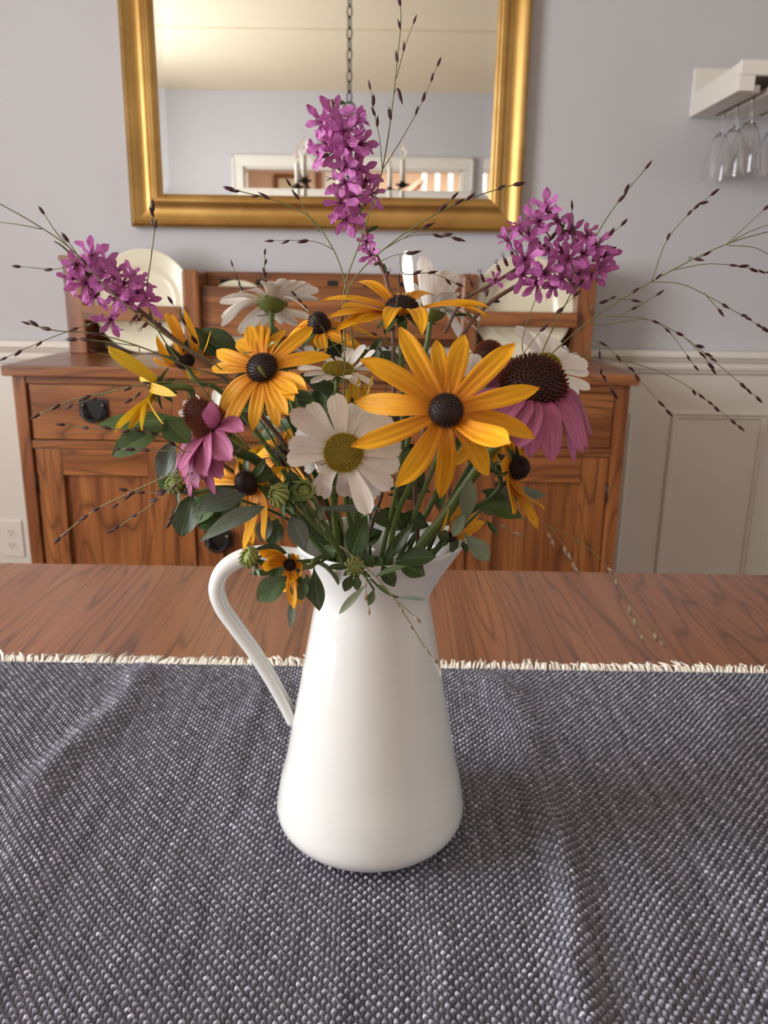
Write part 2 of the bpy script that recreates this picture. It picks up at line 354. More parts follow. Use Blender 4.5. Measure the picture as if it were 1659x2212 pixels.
# hall seen through the opening
HB = -4.2
struct(box('wall_hall_back', (XL - 0.1, HB - 0.1, 0), (XR + 0.1, HB, ZCEIL), M['peach'], bevel=0))
struct(box('wall_hall_left', (XL - 0.1, HB, 0), (XL, YF - 0.1, ZCEIL), M['peach'], bevel=0))
struct(box('wall_hall_right', (XR, HB, 0), (XR + 0.1, YF - 0.1, ZCEIL), M['peach'], bevel=0))
struct(box('trim_7', (-0.66, HB, 0), (-0.36, HB + 0.02, 2.4), M['white'], bevel=0.004))
struct(box('trim_8', (-0.745, HB, 0), (-0.685, HB + 0.03, 2.44), M['oak_z'], bevel=0.004))
pf = thing('picture_frame', (-1.0, HB + 0.015, 1.55), 'dark red framed picture hanging on the peach hall wall, seen in the mirror', 'picture')
for a, b in (((-1.17, 1.60), (-0.82, 1.64)), ((-1.17, 2.15), (-0.82, 2.19)), ((-1.17, 1.64), (-1.13, 2.15)), ((-0.86, 1.64), (-0.82, 2.15))):
    box('frame_side', (a[0], HB, a[1]), (b[0], HB + 0.03, b[1]), M['oak_x'], pf, 0.004)
box('print', (-1.13, HB, 1.64), (-0.86, HB + 0.012, 2.15), M['print'], pf, 0)
sr = thing('stair_railing', (0.9, -2.6, 0), 'white stair balusters under a sloping oak handrail in the hall, seen in the mirror', 'stair railing')
for k in range(7):
    x = 0.31 + 0.117 * k
    box('baluster', (x - 0.019, -3.02, 1.05), (x + 0.019, -2.98, 2.36), M['white'], sr, 0.004)
MB().tube([(-0.35, -3.0, 1.50), (0.05, -3.0, 1.80), (0.30, -3.0, 2.02)], 0.03, 10).build('handrail', M['oak_x'], sr)
MB().box((-0.42, -3.04, 0.0), (-0.34, -2.96, 1.56)).build('newel_post', M['white'], sr, smooth=False, bevel=0.004)
box('stair_string', (0.30, -3.04, 0.0), (1.35, -2.96, 1.05), M['white'], sr, 0.003)

# ================================================================== mirror
mx0, mx1, mz0, mz1 = -0.706, 0.362, 1.281, 2.02
mr = thing('wall_mirror', ((mx0 + mx1) / 2, YB, mz0), 'large wall mirror with a wide gold moulded frame hanging above the sideboard', 'mirror')
FW = 0.087
fprof = [(0, .0), (0, .030), (.004, .036), (.010, .038), (.014, .034), (.020, .030), (.030, .0245), (.040, .022), (.050, .0235), (.058, .028), (.062, .032), (.066, .033), (.069, .029), (.072, .029), (.074, .0265), (.078, .026), (.080, .022), (.084, .021), (FW, .016), (FW, .0)]
for (ax, az), (bx, bz) in zip([(mx0, mz0), (mx1, mz0), (mx1, mz1), (mx0, mz1)], [(mx1, mz0), (mx1, mz1), (mx0, mz1), (mx0, mz0)]):
    cx, cz = (mx0 + mx1) / 2, (mz0 + mz1) / 2; v = []
    for (px, pz) in ((ax, az), (bx, bz)):
        sx = 1 if px < cx else -1; sz = 1 if pz < cz else -1
        for s, d in fprof: v.append((px + sx * s, YB - 0.001 - d, pz + sz * s))
    k = len(fprof); o = MB().add(v, [(i, i + 1, k + i + 1, k + i) for i in range(k - 1)]).build('frame_side', M['gold'], mr, smooth=True)
    es = o.modifiers.new('EdgeSplit', 'EDGE_SPLIT'); es.split_angle = math.radians(50)
g0, g1, h0, h1 = mx0 + FW - .003, mx1 - FW + .003, mz0 + FW - .003, mz1 - FW + .003; bw = 0.022; yg = YB - 0.012
box('backing', (mx0 + .02, YB - 0.009, mz0 + .02), (mx1 - .02, YB - 0.001, mz1 - .02), M['dark_gap'], mr, 0)
MB().add([(g0+bw, yg, h0+bw), (g1-bw, yg, h0+bw), (g1-bw, yg, h1-bw), (g0+bw, yg, h1-bw)], [(0, 1, 2, 3)]).build('mirror_glass', M['mirror'], mr, smooth=False)
bev = MB(); e = 0.0006
bev.add([(g0, yg-e, h0), (g1, yg-e, h0), (g1, yg-e, h1), (g0, yg-e, h1), (g0+bw, yg, h0+bw), (g1-bw, yg, h0+bw), (g1-bw, yg, h1-bw), (g0+bw, yg, h1-bw)], [(0,1,5,4), (1,2,6,5), (2,3,7,6), (3,0,4,7)])
bev.build('bevelled_edge', M['mirror'], mr, smooth=False)

# ================================================================== sideboard with plate hutch
ZK = 0.948; YS = 1.92; SX0, SX1 = -0.868, 0.567; SC = (SX0 + SX1) / 2
sb = thing('sideboard', (SC, 2.15, 0), 'oak mission sideboard with dark iron pulls and a plate hutch against the wainscot', 'sideboard')
box('countertop', (-0.883, 1.90, ZK - 0.024), (0.582, YB - 0.012, ZK), M['oak_x'], sb, 0.003)
def sym(a, b): return ((a, b), (2 * SC - b, 2 * SC - a))
for x0, x1 in sym(SX0, SX0 + 0.030):
    box('corner_post', (x0, YS, 0), (x1, YS + 0.04, ZK - 0.024), M['oak_z'], sb, 0.002)
    box('corner_post', (x0, YB - 0.06, 0), (x1, YB - 0.02, ZK - 0.024), M['oak_z'], sb, 0.002)
    box('side_panel', (x0 + 0.006, YS + 0.04, 0.10), (x1 - 0.008, YB - 0.06, ZK - 0.024), M['oak_y'], sb, 0)
for x0, x1 in sym(-0.500, -0.460): box('inner_post', (x0, YS + 0.001, 0.08), (x1, YS + 0.04, ZK - 0.05), M['oak_z'], sb, 0.002)
box('top_rail', (SX0 + 0.03, YS + 0.003, 0.905), (SX1 - 0.03, YS + 0.03, ZK - 0.024), M['oak_x'], sb, 0.0015)
for x0, x1 in sym(SX0 + 0.03, -0.500): box('drawer_rail', (x0, YS + 0.003, 0.752), (x1, YS + 0.03, 0.771), M['oak_x'], sb, 0.0015)
box('drawer_rail', (-0.460, YS + 0.003, 0.752), (2 * SC + 0.460, YS + 0.03, 0.771), M['oak_x'], sb, 0.0015)
box('bottom_rail', (SX0 + 0.03, YS + 0.003, 0.09), (SX1 - 0.03, YS + 0.03, 0.14), M['oak_x'], sb, 0.0015)
box('carcass', (SX0 + 0.025, YS + 0.05, 0.12), (SX1 - 0.025, YB - 0.03, ZK - 0.03), M['dark_gap'], sb, 0)
def pull(parent, x, z, y):
    plt = MB(); hw, hh = 0.034, 0.0235
    v = [(x - hw, z + hh), (x - hw + .006, z + hh + .003), (x + hw - .006, z + hh + .003), (x + hw, z + hh), (x + hw, z - hh * .55), (x + hw * .55, z - hh), (x - hw * .55, z - hh), (x - hw, z - hh * .55)]
    n = len(v); plt.add([(a, y, b) for a, b in v] + [(a, y - 0.003, b) for a, b in v], [tuple(range(n, 2 * n))] + [(i, (i + 1) % n, n + (i + 1) % n, n + i) for i in range(n)])
    plt.tube(catmull([(x - .023, y - .006, z + .012), (x - .024, y - .012, z + .002), (x - .017, y - .015, z - .017), (x, y - .016, z - .024), (x + .017, y - .015, z - .017), (x + .024, y - .012, z + .002), (x + .023, y - .006, z + .012)], 4), [.0030]*6 + [.0045]*13 + [.0030]*6, 8)
    for s in (-1, 1): plt.tube([(x + s * .023, y, z + .013), (x + s * .023, y - .009, z + .013)], .0042, 8)
    o = plt.build('pull', M['iron'], parent, smooth=False); o['label'] = 'dark hammered iron bail pull'
    for s in (-1, 1): MB().lathe([(.0002, .0035), (.003, .002), (.0036, 0), (.0002, -.001)], 10, Matrix.Translation((x + s * .023, y - .0088, z + .013)) @ Matrix.Rotation(PI / 2, 4, 'X')).build('pin', M['brass_pin'], o)
def drawer(x0, x1, z0, z1, pulls):
    d = box('drawer', (x0 + .002, YS + .008, z0), (x1 - .002, YS + .045, z1), M['oak_x'], sb, 0.002)
    for px in pulls: pull(d, px, (z0 + z1) / 2 + 0.006, YS + .008)
for k, (x0, x1) in enumerate(sym(SX0 + 0.030, -0.500)):
    drawer(x0, x1, 0.773, 0.903, [(x0 + x1) / 2 - 0.016 * (1 if k == 0 else -1)])
def door(x0, x1, z0, z1, pullx, hinge):
    st, rl = 0.066, 0.064; y0, y1 = YS + 0.008, YS + 0.032
    d = box('door', (x0 + st - .004, y0 + 0.013, z0 + rl - .004), (x1 - st + .004, y0 + 0.020, z1 - rl + .004), M['oak_z'], sb, 0)
    d['label'] = 'recessed oak door panel'
    for a in (x0 + .002, x1 - st): box('stile', (a, y0, z0), (a + st - .002, y1, z1), M['oak_z'], d, 0.002)
    for a in (z0, z1 - rl): box('rail', (x0 + st, y0 + .0005, a), (x1 - st, y1, a + rl), M['oak_x'], d, 0.002)
    for zz in (z1 - 0.085, z0 + 0.085):
        hx = x0 if hinge < 0 else x1
        MB().tube([(hx, y0 - .003, zz - .024), (hx, y0 - .003, zz + .024)], .0042, 8).build('hinge', M['iron'], d)
    if pullx is not None: pull(d, pullx, 0.528, y0)
(lx0, lx1), (rx0, rx1) = sym(SX0 + 0.030, -0.500)
door(lx0, lx1, 0.142, 0.750, None, -1); door(rx0, rx1, 0.142, 0.750, None, 1)
cx0, cx1 = -0.460, 2 * SC + 0.460
drawer(cx0, cx1, 0.773, 0.903, [cx0 + 0.14, cx1 - 0.14])
door(cx0, SC, 0.142, 0.750, cx0 + 0.055, -1); door(SC, cx1, 0.142, 0.750, cx1 - 0.055, 1)
# hutch
for x0, x1 in sym(-0.848, -0.800):
    box('hutch_post', (x0, 2.235, ZK), (x1, 2.40, 1.185), M['oak_z'], sb, 0.003); box('hutch_cap', (x0 - .006, 2.225, 1.185), (x1 + .006, 2.40, 1.199), M['oak_x'], sb, 0.003)
for x0, x1 in sym(-0.540, -0.495): box('hutch_post', (x0, 2.235, ZK), (x1, 2.40, 1.168), M['oak_z'], sb, 0.008)
for x0, x1 in sym(-0.800, -0.540):
    box('plate_rail', (x0, 2.215, 1.036), (x1, 2.232, 1.075), M['oak_x'], sb, 0.003)
    box('hutch_back', (x0, 2.385, ZK), (x1, 2.395, 1.06), M['oak_x'], sb, 0)
box('hutch_back', (-0.495, 2.385, ZK), (2 * SC + 0.495, 2.397, 1.150), M['oak_x'], sb, 0)
box('crest_board', (-0.495, 2.345, 1.126), (2 * SC + 0.495, 2.362, 1.166), M['oak_x'], sb, 0.003)
fb = box('front_board', (-0.495, 2.262, 0.998), (2 * SC + 0.495, 2.276, 1.127), M['oak_x'], sb, 0.003)
for k in range(-3, 4):
    x = SC + k * 0.098; box('square_inlay', (x - .014, 2.343, 1.132), (x + .014, 2.346, 1.146), M['black'], sb, 0)
# plates standing in the hutch
def plate(x, y, r, label):
    z = ZK + r * 0.985; R = Matrix.Translation((x, y, z)) @ Matrix.Rotation(math.radians(82), 4, 'X')
    pr = [(0.0005, .010), (r * .55, .010), (r * .62, .012), (r * .67, .018), (r * .72, .0215), (r * .97, .027), (r, .0285), (r * .995, .0255), (r * .72, .018), (r * .66, .012), (r * .60, .004), (r * .56, .003), (r * .5, .006), (0.0005, .006)]
    m = MB().lathe(pr, 56, R); o = m.build('dinner_plate', M['plate']); return tag(o, label, 'plate', 'cream plates standing in the hutch')
plate(-0.652, 2.300, 0.136, 'cream dinner plate in the hutch behind the magenta flower spike with fallen open florets')
plate(2 * SC + 0.665, 2.300, 0.136, 'cream dinner plate in the hutch beside the post that shadows the wall')
plate(-0.402, 2.310, 0.097, 'smaller cream plate whose top edge shows above the middle board of the hutch')

# ================================================================== wall outlet
ou = thing('wall_outlet', (-1.140, YB - 0.008, 0.31), 'white duplex power outlet on the wainscot beside the sideboard', 'outlet')
box('cover_plate', (-1.175, YB - 0.014, 0.311), (-1.105, YB - 0.0075, 0.428), M['outlet'], ou, 0.002)
for zc in (0.349, 0.390):
    r = MB(); pts = [(0.0155 * math.cos(a), 0.0155 * max(-.82, min(.82, math.sin(a)))) for a in [2 * PI * k / 24 for k in range(24)]]
    r.add([(-1.14 + a, YB - 0.0155, zc + b) for a, b in pts] + [(-1.14 + a, YB - 0.0138, zc + b) for a, b in pts], [tuple(range(24))[::-1]] + [(i, (i+1) % 24, 24 + (i+1) % 24, 24 + i) for i in range(24)])
    ro = r.build('receptacle', M['outlet'], ou, smooth=False)
    for dx in (-.006, .006): box('slot', (-1.14 + dx - .0011, YB - 0.0162, zc - .001), (-1.14 + dx + .0011, YB - 0.0152, zc + .007), M['slot'], ro, 0)
    MB().tube([(-1.14, YB - .0152, zc - .0075), (-1.14, YB - .0162, zc - .0075)], .0023, 10).build('slot', M['slot'], ro, smooth=False)

# ================================================================== stemware shelf and glasses
ws = thing('stemware_shelf', (1.08, YB, 1.58), 'white wall shelf with slots holding upside down wine glasses', 'shelf')
wx0, wx1, wy0, wz0 = 0.800, 1.42, 2.09, 1.581
box('back_board', (wx0, YB - 0.018, wz0), (wx1, YB - 0.001, wz0 + 0.119), M['white'], ws, 0.003)
box('front_board', (wx0, wy0, wz0 + 0.033), (wx1, wy0 + 0.016, wz0 + 0.066), M['white'], ws, 0.003)
for x0, x1 in ((wx0, wx0 + 0.016), (wx1 - 0.016, wx1)):
    v = []
    for x in (x0, x1): v += [(x, wy0 + .0165, wz0), (x, YB - 0.018, wz0), (x, YB - 0.018, wz0 + 0.056), (x, wy0 + .04, wz0 + 0.062), (x, wy0 + .0165, wz0 + .062)]
    MB().add(v, [(0, 1, 2, 3, 4), (9, 8, 7, 6, 5)] + [(i, 5 + i, 5 + (i + 1) % 5, (i + 1) % 5) for i in range(5)]).build('end_board', M['white'], ws, smooth=False, bevel=0.002)
xs = wx0 + 0.0162; slots = [0.868 + 0.112 * k for k in range(5)]
edges = [(xs, slots[0] - .011)] + [(slots[k] + .011, slots[k + 1] - .011) for k in range(4)] + [(slots[4] + .011, wx1 - 0.0162)]
for x0, x1 in edges:
    box('slotted_slat', (x0, wy0 + (.0165 if x0 == xs or x1 > wx1 - .02 else .0005), wz0), (x1, YB - 0.018, wz0 + 0.017), M['white'], ws, 0.003)
for x0, x1 in ((wx0, wx0 + .036), (wx1 - .036, wx1)): box('lip_block', (x0, wy0, wz0), (x1, wy0 + .016, wz0 + 0.0328), M['white'], ws, 0.001)
box('shelf_board', (wx0 + .0162, wy0 + .0162, wz0 + 0.044), (wx1 - .0162, YB - 0.018, wz0 + 0.053), M['white'], ws, 0)
def wine_glass(x, y, label):
    z = wz0 + 0.0178; H = 0.180
    out = [(.0325, 0), (.0333, .0001), (.0338, .0006), (.0335, .0012), (.030, .0018), (.012, .004), (.006, .008), (.0042, .018), (.0038, .045), (.0042, .060), (.0075, .068), (.0150, .078), (.0225, .094), (.0285, .114), (.0330, .136), (.0360, .158), (.0376, H - .004), (.0380, H - .0006), (.0380, H)]
    inn = [(.0374, H), (.0374, H - .0006), (.0370, H - .004), (.0353, .158), (.0323, .136), (.0278, .114), (.0218, .0945), (.0143, .079), (.006, .0705), (.0004, .0695)]
    prof = [(r, -q) for r, q in [(.0004, 0)] + out + inn]
    R = Matrix.Translation((x, y, z + 0.0025))
    o = MB().lathe(prof[::-1], 36, R, caps=True).build('wine_glass', M['glass'], recalc=True); return tag(o, label, 'glass', 'wine glasses hanging in the shelf slots')
for k, (x, y, l) in enumerate(((slots[0], 2.352, 'clear wine glass hanging in the outer shelf slot, against the wall'), (slots[0], 2.262, 'clear wine glass hanging in the outer shelf slot, middle of its three'), (slots[0], 2.172, 'clear wine glass hanging in the outer shelf slot, at the open front end'), (slots[1], 2.300, 'clear wine glass hanging in the second shelf slot'))): wine_glass(x, y, l)

# ================================================================== chandelier (seen in the mirror)
cp = PY(755, 235, 2 * YB - 0.55); CX, CY, CZ = cp.x, 0.55, cp.z
ch = thing('chandelier', (CX, CY, ZCEIL), 'black iron chandelier with white candle sleeves hanging on a chain above the table', 'chandelier')
box('ceiling_canopy', (CX - .06, CY - .06, ZCEIL + 0.006), (CX + .06, CY + .06, ZCEIL + 0.03), M['black'], ch, 0.01)
link = MB(); link.tube([(0.012 * math.cos(a), 0, 0.026 * math.sin(a)) for a in [2 * PI * k / 16 for k in range(17)]], .0036, 6, cap=False)
lk = link.build('chain_link', M['black'], ch, base=Vector((0, 0, 0)))
n = int((ZCEIL + 0.006 - CZ - 0.03) / 0.0448)
for k in range(n + 1):
    o = lk if k == 0 else lk.copy()
    if k: COL.objects.link(o); o.parent = ch
    o.location = (0, 0, CZ + 0.045 + 0.0448 * k - ZCEIL); o.rotation_euler = (0, 0, (k % 2) * PI / 2 + 0.5)
MB().tube([(CX + .028 * math.cos(a), CY, CZ - .005 + .028 * math.sin(a)) for a in [2 * PI * k / 20 for k in range(21)]], .0045, 8, cap=False).build('hanging_ring', M['black'], ch)
MB().lathe([(.002, CZ - .02), (.010, CZ - .03), (.014, CZ - .06), (.008, CZ - .09), (.008, CZ - .20), (.016, CZ - .22), (.022, CZ - .26), (.012, CZ - .30), (.010, CZ - .40), (.026, CZ - .43), (.016, CZ - .47), (.002, CZ - .49)], 16, Matrix.Translation((CX, CY, 0))).build('center_column', M['black'], ch)
for k in range(6):
    a = 2 * PI * k / 6 + 0.30; d = Vector((math.cos(a), math.sin(a), 0)); c = Vector((CX, CY, 0)); r = 0.27; zt = CZ - 0.35
    arm = MB().tube(catmull([c + d * .01 + Vector((0, 0, CZ - .38)), c + d * .10 + Vector((0, 0, CZ - .43)), c + d * .21 + Vector((0, 0, CZ - .40)), c + d * r + Vector((0, 0, zt))], 5), .0055, 8).build('arm', M['black'], ch)
    T = Matrix.Translation(c + d * r)
    MB().lathe([(.003, zt - .012), (.012, zt - .006), (.033, zt + .003), (.036, zt + .008), (.014, zt + .008), (.013, zt + .02), (.002, zt + .02)], 18, T).build('drip_cup', M['black'], arm)
    MB().lathe([(.002, zt + .008), (.0115, zt + .008), (.0115, zt + .112), (.009, zt + .116), (.002, zt + .116)], 14, T).build('candle_sleeve', M['candle'], arm)
    MB().lathe([(.002, zt + .116), (.007, zt + .12), (.0145, zt + .14), (.0155, zt + .152), (.011, zt + .172), (.004, zt + .19), (.0005, zt + .198)], 14, T).build('flame_bulb', M['glass'], arm, recalc=True)

# ================================================================== dining table
ZT = 0.76; tb = thing('dining_table', (0, 0.53, 0), 'brown oak dining table under the blue grey woven runner', 'table')
box('tabletop', (-1.02, -0.03, ZT - 0.028), (1.02, 1.088, ZT), M['oak_table'], tb, 0.004)
for y in (0.03, 1.00): box('apron', (-0.86, y, ZT - 0.12), (0.86, y + 0.022, ZT - 0.0448), M['oak_x'], tb, 0.002)
for x in (-0.9, 0.878): box('apron', (x, 0.10, ZT - 0.12), (x + 0.022, 0.95, ZT - 0.0448), M['oak_y'], tb, 0.002)
for x in (-0.90, 0.82):
    for y in (0.03, 0.95): box('leg', (x, y, 0), (x + 0.08, y + 0.08, ZT - 0.0448), M['oak_z'], tb, 0.004)

# ================================================================== table runner: woven yarns as relief
ru = thing('table_runner', (0, 0.52, ZT), 'blue grey coarsely woven table runner with a cream fringe lying across the table', 'table runner')
PCX, PCY = -0.0067, 0.522
RX0, RX1, RY0, RY1 = -0.80, 0.80, 0.262, 0.776
px_, py_ = 0.0031, 0.0037
def folds(X, Y):
    H = np.zeros_like(X)
    for (a, b, s, h) in (((1175, 1800), (1290, 2230), .011, .0085), ((1080, 1500), (1185, 1760), .018, .007), ((1390, 1900), (1480, 2230), .018, .004), ((300, 1470), (120, 1680), .015, .008), ((560, 1480), (500, 1620), .014, .003),
                         ((60, 1800), (0, 2050), .02, .004), ((1560, 1560), (1640, 1900), .03, .005), ((930, 2010), (980, 2230), .012, .0015), ((760, 2050), (740, 2240), .01, .0012), ((350, 1900), (250, 2200), .02, .002)):
        A, B = PZ(*a, ZT), PZ(*b, ZT); dx, dy = B.x - A.x, B.y - A.y; L2 = dx * dx + dy * dy
        tt = ((X - A.x) * dx + (Y - A.y) * dy) / L2
        w = 0.018 * np.sin(tt * 5.0); nxv, nyv = -dy / math.sqrt(L2), dx / math.sqrt(L2)
        perp = (X - A.x) * nxv + (Y - A.y) * nyv - w * 0.35; over = np.maximum(0, np.maximum(tt - 1, -tt)) * math.sqrt(L2)
        H += h * np.exp(-(perp / s) ** 2) * np.exp(-(over / (2.5 * s)) ** 2)
    r = np.sqrt((X - PCX) ** 2 + (Y - PCY) ** 2); m = np.clip((r - 0.062) / 0.03, 0, 1); m = m * m * (3 - 2 * m)
    e = np.clip((RY1 - Y) / 0.03, 0, 1)
    return H * m * (0.35 + 0.65 * e)
rs = np.random.RandomState(4); rs_tab = rs.rand(65537); yw = rs.rand(4096)
def hash2(a, b, s): return rs_tab[(a * 131 + b * 7919 + s) % len(rs_tab)]
def cloth(x0, x1, sx, sy):                              # columns of knots: weft lifted over every second warp crossing
    nx, ny = int((x1 - x0) / px_ * sx), int((RY1 - RY0) / py_ * sy)
    X, Yg = np.meshgrid(np.linspace(x0, x1, nx + 1), np.linspace(RY0, RY1, ny + 1))
    wob = 0.35 * np.sin(Yg * 31 + X * 5) + 0.25 * np.sin(Yg * 73 + 1.3)
    c0 = np.floor(X / px_ + wob * 0.5)
    U = X / px_ + wob * 0.5 + 0.10 * np.sin(Yg * 500 + c0 * 2.1); V = Yg / py_ + 0.4 * np.sin(X * 23) + 0.12 * np.sin(c0 * 1.7)
    I = np.floor(U).astype(int); J = np.floor(V).astype(int); fu, fv = U - I, V - J
    over = ((I + J) % 2 == 0); kk = hash2(I, J, 5); du = np.abs(fu - .5) * 2
    kb = np.exp(-((fv - .5 + .10 * (kk - .5)) / .27) ** 2)
    wid = np.where(over, .64 + .46 * kb, .62) * (.92 + .16 * kk)
    top = np.where(over, .00100 + .00130 * kb * (.65 + .7 * kk), .00100 - .00030 * np.sin(PI * fv))
    h = top * np.sqrt(np.maximum(0, 1 - (du / wid) ** 2))
    Zc = ZT + 0.0011 + folds(X, Yg) + h
    k3 = hash2(I, J // 4, 901); k4 = hash2(I // 2, J // 9, 333)
    b = np.where(over & (kb > .35), 0.215 + 0.14 * kk + 0.16 * (hash2(I, J, 41) > .95), 0.085 + 0.05 * yw[(I * 3 + 17) % 4096]) * (0.80 + 0.25 * k3 + .15 * k4)
    C = np.stack([b * 0.95, b * 0.955, b * 1.17, np.ones_like(b)], -1).astype(np.float32)
    me = bpy.data.meshes.new('woven_cloth'); nv = (nx + 1) * (ny + 1); nf = nx * ny
    me.vertices.add(nv); co = np.stack([X, Yg - 0.52, Zc - ZT], -1).astype(np.float32); me.vertices.foreach_set('co', co.ravel())
    idx = np.arange(nv).reshape(ny + 1, nx + 1); q = np.stack([idx[:-1, :-1], idx[:-1, 1:], idx[1:, 1:], idx[1:, :-1]], -1).reshape(-1)
    me.loops.add(nf * 4); me.loops.foreach_set('vertex_index', q.astype(np.int32)); me.polygons.add(nf)
    me.polygons.foreach_set('loop_start', np.arange(0, nf * 4, 4, dtype=np.int32)); me.polygons.foreach_set('use_smooth', np.ones(nf, dtype=bool)); me.update(calc_edges=True)
    a = me.color_attributes.new('Col', 'FLOAT_COLOR', 'POINT'); a.data.foreach_set('color', C.ravel()); me.materials.append(M['yarn'])
    return obj('woven_cloth', me, ru)
cloth(-0.48, 0.48, 5, 5); cloth(RX0, -0.48, 2, 2); cloth(0.48, RX1, 2, 2)
fr = MB(); fx = RX0
while fx < RX1:
    ln = (0.0085 + 0.007 * rng.random()) * (1.35 if rng.random() < .12 else 1); lean = rng.uniform(-.5, .5) + 0.35 * math.sin(fx * 19)
    for side, y0 in ((1, RY1 - .001), (-1, RY0 + .001)):
        zf = ZT + 0.0022
        for s in range(3):
            dx = rng.uniform(-.0016, .0016); up = rng.uniform(.001, .005)
            fr.tube([(fx + dx, y0, zf), (fx + dx + lean * ln * .4, y0 + side * ln * .45, zf + up), (fx + dx * 2 + lean * ln, y0 + side * ln, zf + up * rng.uniform(-.1, 1.1))], [.0007, .00095, .0006], 5)
    fx += 0.0026 + 0.0010 * rng.random()
tag(fr.build('fringe', M['fringe'], ru), 'cream cotton fringe along both edges', kind='stuff')

# ================================================================== pitcher
Z0 = ZT + 0.0036
pt = thing('pitcher', (PCX, PCY, Z0), 'white enamel pitcher with a looped handle standing on the runner and holding the bouquet', 'pitcher')
prof = [(.002, .0012), (.040, .0012), (.046, .0003), (.0505, .0), (.0548, .0009), (.0600, .0036), (.0640, .0074), (.0666, .0118), (.0676, .0165), (.0672, .022)]
for k in range(1, 15):
    z = .022 + (.166 - .022) * k / 14; prof.append((.0646 - .1787 * (z - .0305) + (.0011 if k < 3 else 0), z))
prof += [(.0389, .173), (.0383, .178), (.0385, .183), (.0396, .188), (.0420, .195), (.0452, .203), (.0486, .210), (.0500, .2125), (.0508, .2143), (.0504, .2158), (.0494, .2155), (.0476, .2112), (.0440, .204), (.0402, .195), (.0378, .188), (.0368, .183), (.0366, .178), (.0374, .172)]
for k in range(1, 9):
    z = .166 - (.166 - .012) * k / 8; prof.append((.0632 - .1787 * (z - .0305) + .0002, z))
prof += [(.058, .0045), (.030, .0035), (.002, .0035)]
nseg = 96; vs = []
for r, z in prof:
    for k in range(nseg):
        a = 2 * PI * k / nseg; aa = a if a <= PI else a - 2 * PI; t = max(0, (z - .178) / .037); wsp = math.exp(-(aa / .60) ** 2)
        rr = r + wsp * .0125 * t; zz = z + wsp * .0042 * t * t + 0.003 * t * max(0, math.sin(a))
        vs.append((PCX + rr * math.cos(a), PCY + rr * math.sin(a), Z0 + zz))
m = len(prof); f = [(i*nseg+k, i*nseg+(k+1) % nseg, (i+1)*nseg+(k+1) % nseg, (i+1)*nseg+k) for i in range(m-1) for k in range(nseg)]
f += [tuple(range(nseg - 1, -1, -1)), tuple((m-1)*nseg+k for k in range(nseg))]
MB().add(vs, f).build('body', M['enamel'], pt)
hp = catmull([(-.0455, .2025, 0), (-.058, .2040, 0), (-.073, .2050, 0), (-.0885, .2015, 0), (-.1000, .1930, 0), (-.1050, .1805, 0), (-.1025, .1680, 0), (-.0940, .1535, 0), (-.0815, .1345, 0), (-.0695, .1130, 0), (-.0600, .0930, 0), (-.0545, .0800, 0)], 5)
sec = []                                               # rounded strap section with a groove on the inside (n = outward, b = across)
for k in range(22):
    a = 2 * PI * k / 22; cn, cb = math.cos(a), math.sin(a); n_ = .0064 * cn; b_ = .0070 * cb
    if cn < -0.35: n_ += .0050 * max(0, 1 - (abs(cb) / .62) ** 2)
    sec.append((n_, b_))
vs = []; mm = len(hp)
for i, p in enumerate(hp):
    t = (hp[min(i+1, mm-1)] - hp[max(i-1, 0)]).normalized(); nrm = Vector((-t.y, t.x, 0))
    if nrm.dot(p - Vector((-.06, .15, 0))) < 0: nrm = -nrm
    sc = 1.0 - 0.22 * max(0, (i / (mm - 1) - .35) / .65)
    for n_, b_ in sec:
        q = p + nrm * n_ * sc; vs.append((PCX + q.x, PCY + b_ * sc, Z0 + q.y))
ns = len(sec); f = [(i*ns+k, i*ns+(k+1) % ns, (i+1)*ns+(k+1) % ns, (i+1)*ns+k) for i in range(mm-1) for k in range(ns)] + [tuple(range(ns)), tuple((mm-1)*ns+k for k in range(ns))]
MB().add(vs, f).build('handle', M['enamel'], pt)

# ================================================================== the bouquet
AX = Vector((PCX, PCY, 0)); CAMV = CAMLOC
def V3(p): return PY(*p) if len(p) == 3 else Vector(p)
def route(P0, back, hints=(), seed=0):                  # stem path: flower -> (hint pixels) -> mouth of the pitcher -> inside
    h = [PY(*q) for q in hints]
    if not h or h[-1].z > Z0 + 0.235:
        d = Vector((P0.x - AX.x, P0.y - AX.y, 0)); d = d.normalized() * min(0.030, d.length * 0.30) if d.length > 1e-6 else d
        h.append(Vector((AX.x + d.x, AX.y + d.y, Z0 + 0.200)))
    last = h[-1]; d = Vector((last.x - AX.x, last.y - AX.y, 0))
    if last.z > Z0 + 0.19:
        dn = d * min(1, 0.026 / max(d.length, 1e-6)); h.append(Vector((AX.x + dn.x, AX.y + dn.y, Z0 + 0.176)))
    h.append(Vector((AX.x - d.x * 0.7, AX.y - d.y * 0.7, Z0 + 0.03 + 0.02 * ((seed * 37) % 10) / 10)))
    return [P0, P0 - back * 0.014] + h
